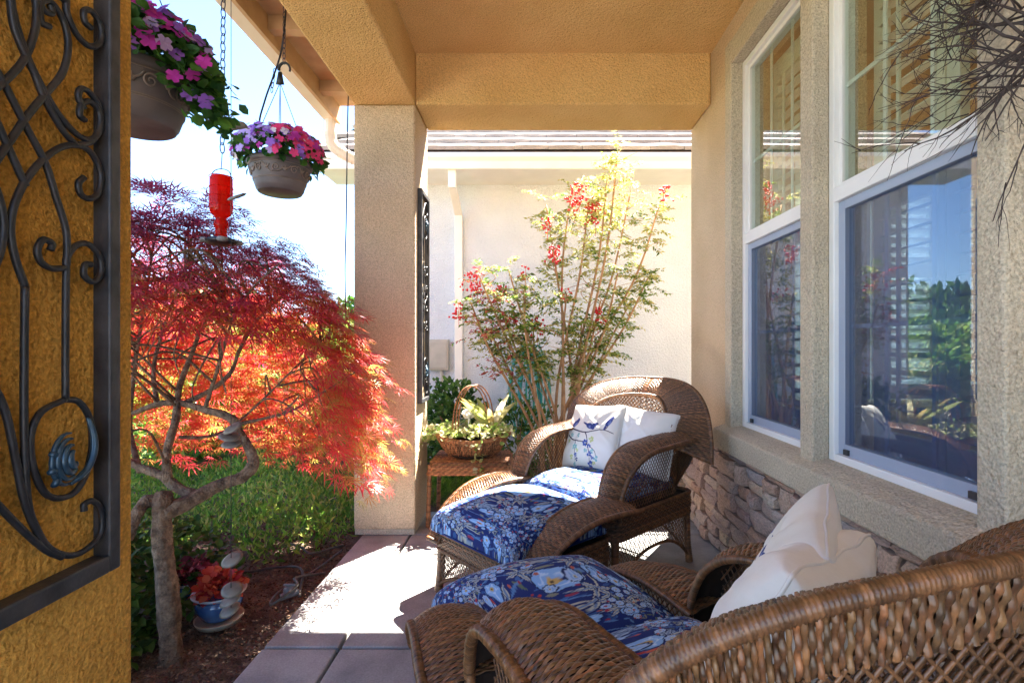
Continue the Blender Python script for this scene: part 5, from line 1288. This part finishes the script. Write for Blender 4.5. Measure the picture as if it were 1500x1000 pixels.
for k in range(11):
    a = rng.uniform(0, 2 * PI); lean = rng.uniform(.15, .75); L = rng.uniform(.20, .31); b = np.array([bx + .12, by + .02, .53]); d = np.array([math.cos(a) * lean, math.sin(a) * lean, 1.0])
    s = np.linspace(0, 1, 9)[:, None]; P = b + d * L * s + np.array([math.cos(a), math.sin(a), 0]) * .06 * s ** 2 + np.array([0, 0, -.05]) * s ** 2
    side = unit(np.cross(d, (0.1, -1, .05))); w = .020 * np.sin(np.clip(s * .85 + .15, 0, 1) * PI) ** .6
    G = np.stack([P - side * w, P + np.array([0, .006, -.004]), P + side * w], 1); c = pick([(.62, .48, .16), (.55, .50, .22), (.68, .60, .34), (.40, .44, .14)], 1)
    MB().grid(G, np.broadcast_to(c, (9, 3, 3)).copy()).build('leaf_blade', M['leaf'], pb, smooth=True)
m = MB()
for k in range(16):
    a = k * 2.4; rr = .006 + .0022 * k; p = np.array([bx - .02 + rr * math.cos(a), by - .04 + rr * math.sin(a), .655 - .0015 * k]); g_ = np.linspace(-1, 1, 5)
    A_, B_ = np.meshgrid(g_, np.linspace(0, 1, 5), indexing='ij'); nr = np.array([math.cos(a), math.sin(a), 0]); tg = np.array([-math.sin(a), math.cos(a), 0])
    m.grid(p + A_[..., None] * .016 * tg + B_[..., None] * (np.array([0, 0, .030]) + nr * .010) - (A_ ** 2)[..., None] * nr * .010 + (B_ ** 2)[..., None] * nr * .008)
m.tube([(bx - .02, by - .04, .53), (bx - .02, by - .04, .65)], .003, 5); m.build('white_rose', M['rose'], pb, smooth=True)

# ------------------------------------------------------------------ glazed pots by the maple trunk
def glazed_pot(label, x, y, R, cols, seed):
    r = np.random.default_rng(seed); z = -.045
    t = thing('glazed_pot', label, 'plant pot', (x, y, z), group='blue glazed pots beside the maple trunk')
    MB().lathe([(.001, z), (R * .88, z), (R * 1.0, z + .018), (R * 1.02, z + .024), (R * .94, z + .020), (.001, z + .012)], 28, (x, y, 0)).build('saucer', M['saucer'], t, smooth=True)
    MB().lathe([(.001, z + .022), (R * .62, z + .022), (R * .72, z + .03), (R * .95, z + R * .75), (R * .98, z + R * 1.0), (R * .90, z + R * 1.28), (.001, z + R * 1.22)], 32, (x, y, 0)).build('pot', M['bluepot'], t, smooth=True)
    MB().lathe([(R * .88, z + R * 1.25), (R * .93, z + R * 1.26), (R * 1.12, z + R * 1.40), (R * 1.14, z + R * 1.46), (R * 1.08, z + R * 1.47), (R * .86, z + R * 1.33)], 32, (x, y, 0)).build('rim', M['potrim'], t, smooth=True)
    n = 240; u = unit(r.normal(size=(n, 3))); u[:, 2] = np.abs(u[:, 2]); P = np.array([x, y, z + R * 1.4]) + u * r.uniform(.3, 1, (n, 1)) * np.array([R * .95, R * .95, R * 1.0])
    m = MB(); v, q = oval_leaf(.46, .06, .2); leaves(m, P, u + r.normal(size=(n, 3)) * .4, u * .4 + np.array([0, -.3, .8]) + r.normal(size=(n, 3)) * .3, r.uniform(.02, .04, n), v, q, pick(cols, n)); m.build('foliage', M['leaf'], t)
    return t
glazed_pot('blue glazed pot with scarlet leaves, nearer the patio slabs', -1.265, 2.07, .088, [(.42, .04, .03), (.50, .07, .04), (.30, .03, .04), (.55, .14, .07)], 1)
glazed_pot('blue glazed pot with dark purple leaves, close behind the maple trunk', -1.475, 2.22, .078, [(.16, .025, .05), (.30, .05, .09), (.10, .02, .03), (.42, .16, .20)], 2)

# ------------------------------------------------------------------ hoses, irrigation, twigs
hs = thing('garden_hose', 'teal garden hose coiled in long loops on the cream wall', 'hose', (.0, 4.9, .2))
m = MB()
for k in range(9):
    q = np.linspace(0, 2 * PI, 61)[:-1]; ox = -.02 + .022 * k - .08; wv = .10 + .012 * (k % 4)
    m.tube(np.stack([ox + wv * np.cos(q) + .01 * np.sin(3 * q + k), 4.90 - .02 * (k % 3) + .012 * np.sin(2 * q + k), .62 + (.40 + .03 * (k % 3)) * np.sin(q) - .05 * np.cos(q) * (k % 2)], -1), .0095, 7, closed=True)
m.build('loops', M['hose'], hs, smooth=True)
MB().box(-.07, .15, 4.93, 4.998, .98, 1.02).build('bracket', M['utility'], hs)
tag(MB().tube(spline([(.72, 3.45, -.035), (.90, 3.42, -.02), (1.02, 3.38, .012), (1.10, 3.36, .012), (1.3, 3.45, -.03)], 40), .011, 8).build('green_hose', M['greenhose'], smooth=True), 'short run of bright green hose by the house corner', 'hose')
for pts, lab in (([(-1.02, 2.25, -.03), (-1.10, 2.45, .00), (-1.25, 2.55, -.03), (-1.45, 2.50, -.035), (-1.7, 2.62, -.03)], 'black drip tube crossing the mulch behind the blue pots'),
                 ([(-1.0, 2.48, -.03), (-1.06, 2.30, .03), (-1.0, 2.18, .05), (-1.07, 2.10, .01), (-1.12, 2.28, -.02), (-1.05, 2.5, -.02), (-1.02, 2.75, -.03)], 'looped dark drip tube beside the patio edge'),
                 ([(-1.04, 2.83, -.03), (-1.12, 2.62, .01), (-1.22, 2.72, .0), (-1.35, 2.85, -.03)], 'thin black drip tube curving from the pillar foot')):
    tag(MB().tube(spline(pts, 60), .0058, 6).build('drip_tube', M['blackhose'], smooth=True), lab, 'tube', 'drip tubes on the mulch')
v = thing('irrigation_valve', 'small grey irrigation valve lying on the mulch', 'valve', (-1.06, 2.24, -.045))
MB().tube([(-1.09, 2.22, -.02), (-1.03, 2.26, -.012)], .014, 10).build('body', M['greypipe'], v)
MB().lathe([(.001, -.01), (.024, -.008), (.026, .008), (.018, .02), (.001, .022)], 14, (-1.06, 2.24, 0)).build('bonnet', M['greypipe'], v, smooth=True)
MB().tube([(-1.085, 2.24, .026), (-1.035, 2.24, .026)], .005, 6).build('handle', M['greypipe'], v)
sp = thing('sprinkler_stake', 'small black sprinkler stake in the mulch before the trunk', 'sprinkler', (-1.09, 1.58, -.06))
MB().tube([(-1.09, 1.58, -.06), (-1.088, 1.58, .02)], .006, 8).build('stake', M['blackhose'], sp)
MB().lathe([(.001, .018), (.011, .018), (.012, .03), (.001, .034)], 12, (-1.088, 1.58, 0)).build('nozzle', M['blackhose'], sp, smooth=True)

tw = thing('twig_bundle', 'bundle of bare dark twigs hanging on the wall beside the window', 'twigs', (1.0, .98, 1.75))
r3 = np.random.default_rng(77)
def twig(a, d, L, r, depth):
    d = unit(d); n = 9; s = np.linspace(0, 1, n)[:, None]; bend = r3.normal(size=3) * .25
    P = a + d * L * s + bend * L * .5 * s ** 2 + np.cumsum(r3.normal(size=(n, 3)) * L * .012, 0)
    P[:, 0] = np.minimum(P[:, 0], .985); m.tube(P, np.linspace(r, r * .35, n), 5, cap=False)
    if depth:
        for k in range(r3.integers(2, 4)):
            i = r3.integers(3, 8); twig(P[i], (P[i] - P[i - 1]) * 10 + unit(r3.normal(size=3)) * .9 * np.linalg.norm(P[i] - P[i - 1]) * 10, L * r3.uniform(.35, .6), r * .55, depth - 1)
for k in range(62):
    m = MB(); a = np.array([.975 + r3.uniform(-.03, .0), .95 + r3.uniform(-.05, .05), 1.74 + r3.uniform(-.16, .16)])
    d = np.array([r3.uniform(-.55, -.05), r3.uniform(-.15, .75), r3.uniform(-.75, .55)])
    twig(a, d, r3.uniform(.12, .26), r3.uniform(.0020, .0036), 2); m.build('twig', M['twig'], tw, smooth=True)
MB().tube(spline([(1.03, .93, 1.84), (.99, .93, 1.845), (.965, .94, 1.80), (.97, .92, 1.74), (.995, .93, 1.72)], 20), .006, 7).build('tie', M['twig'], tw, smooth=True)
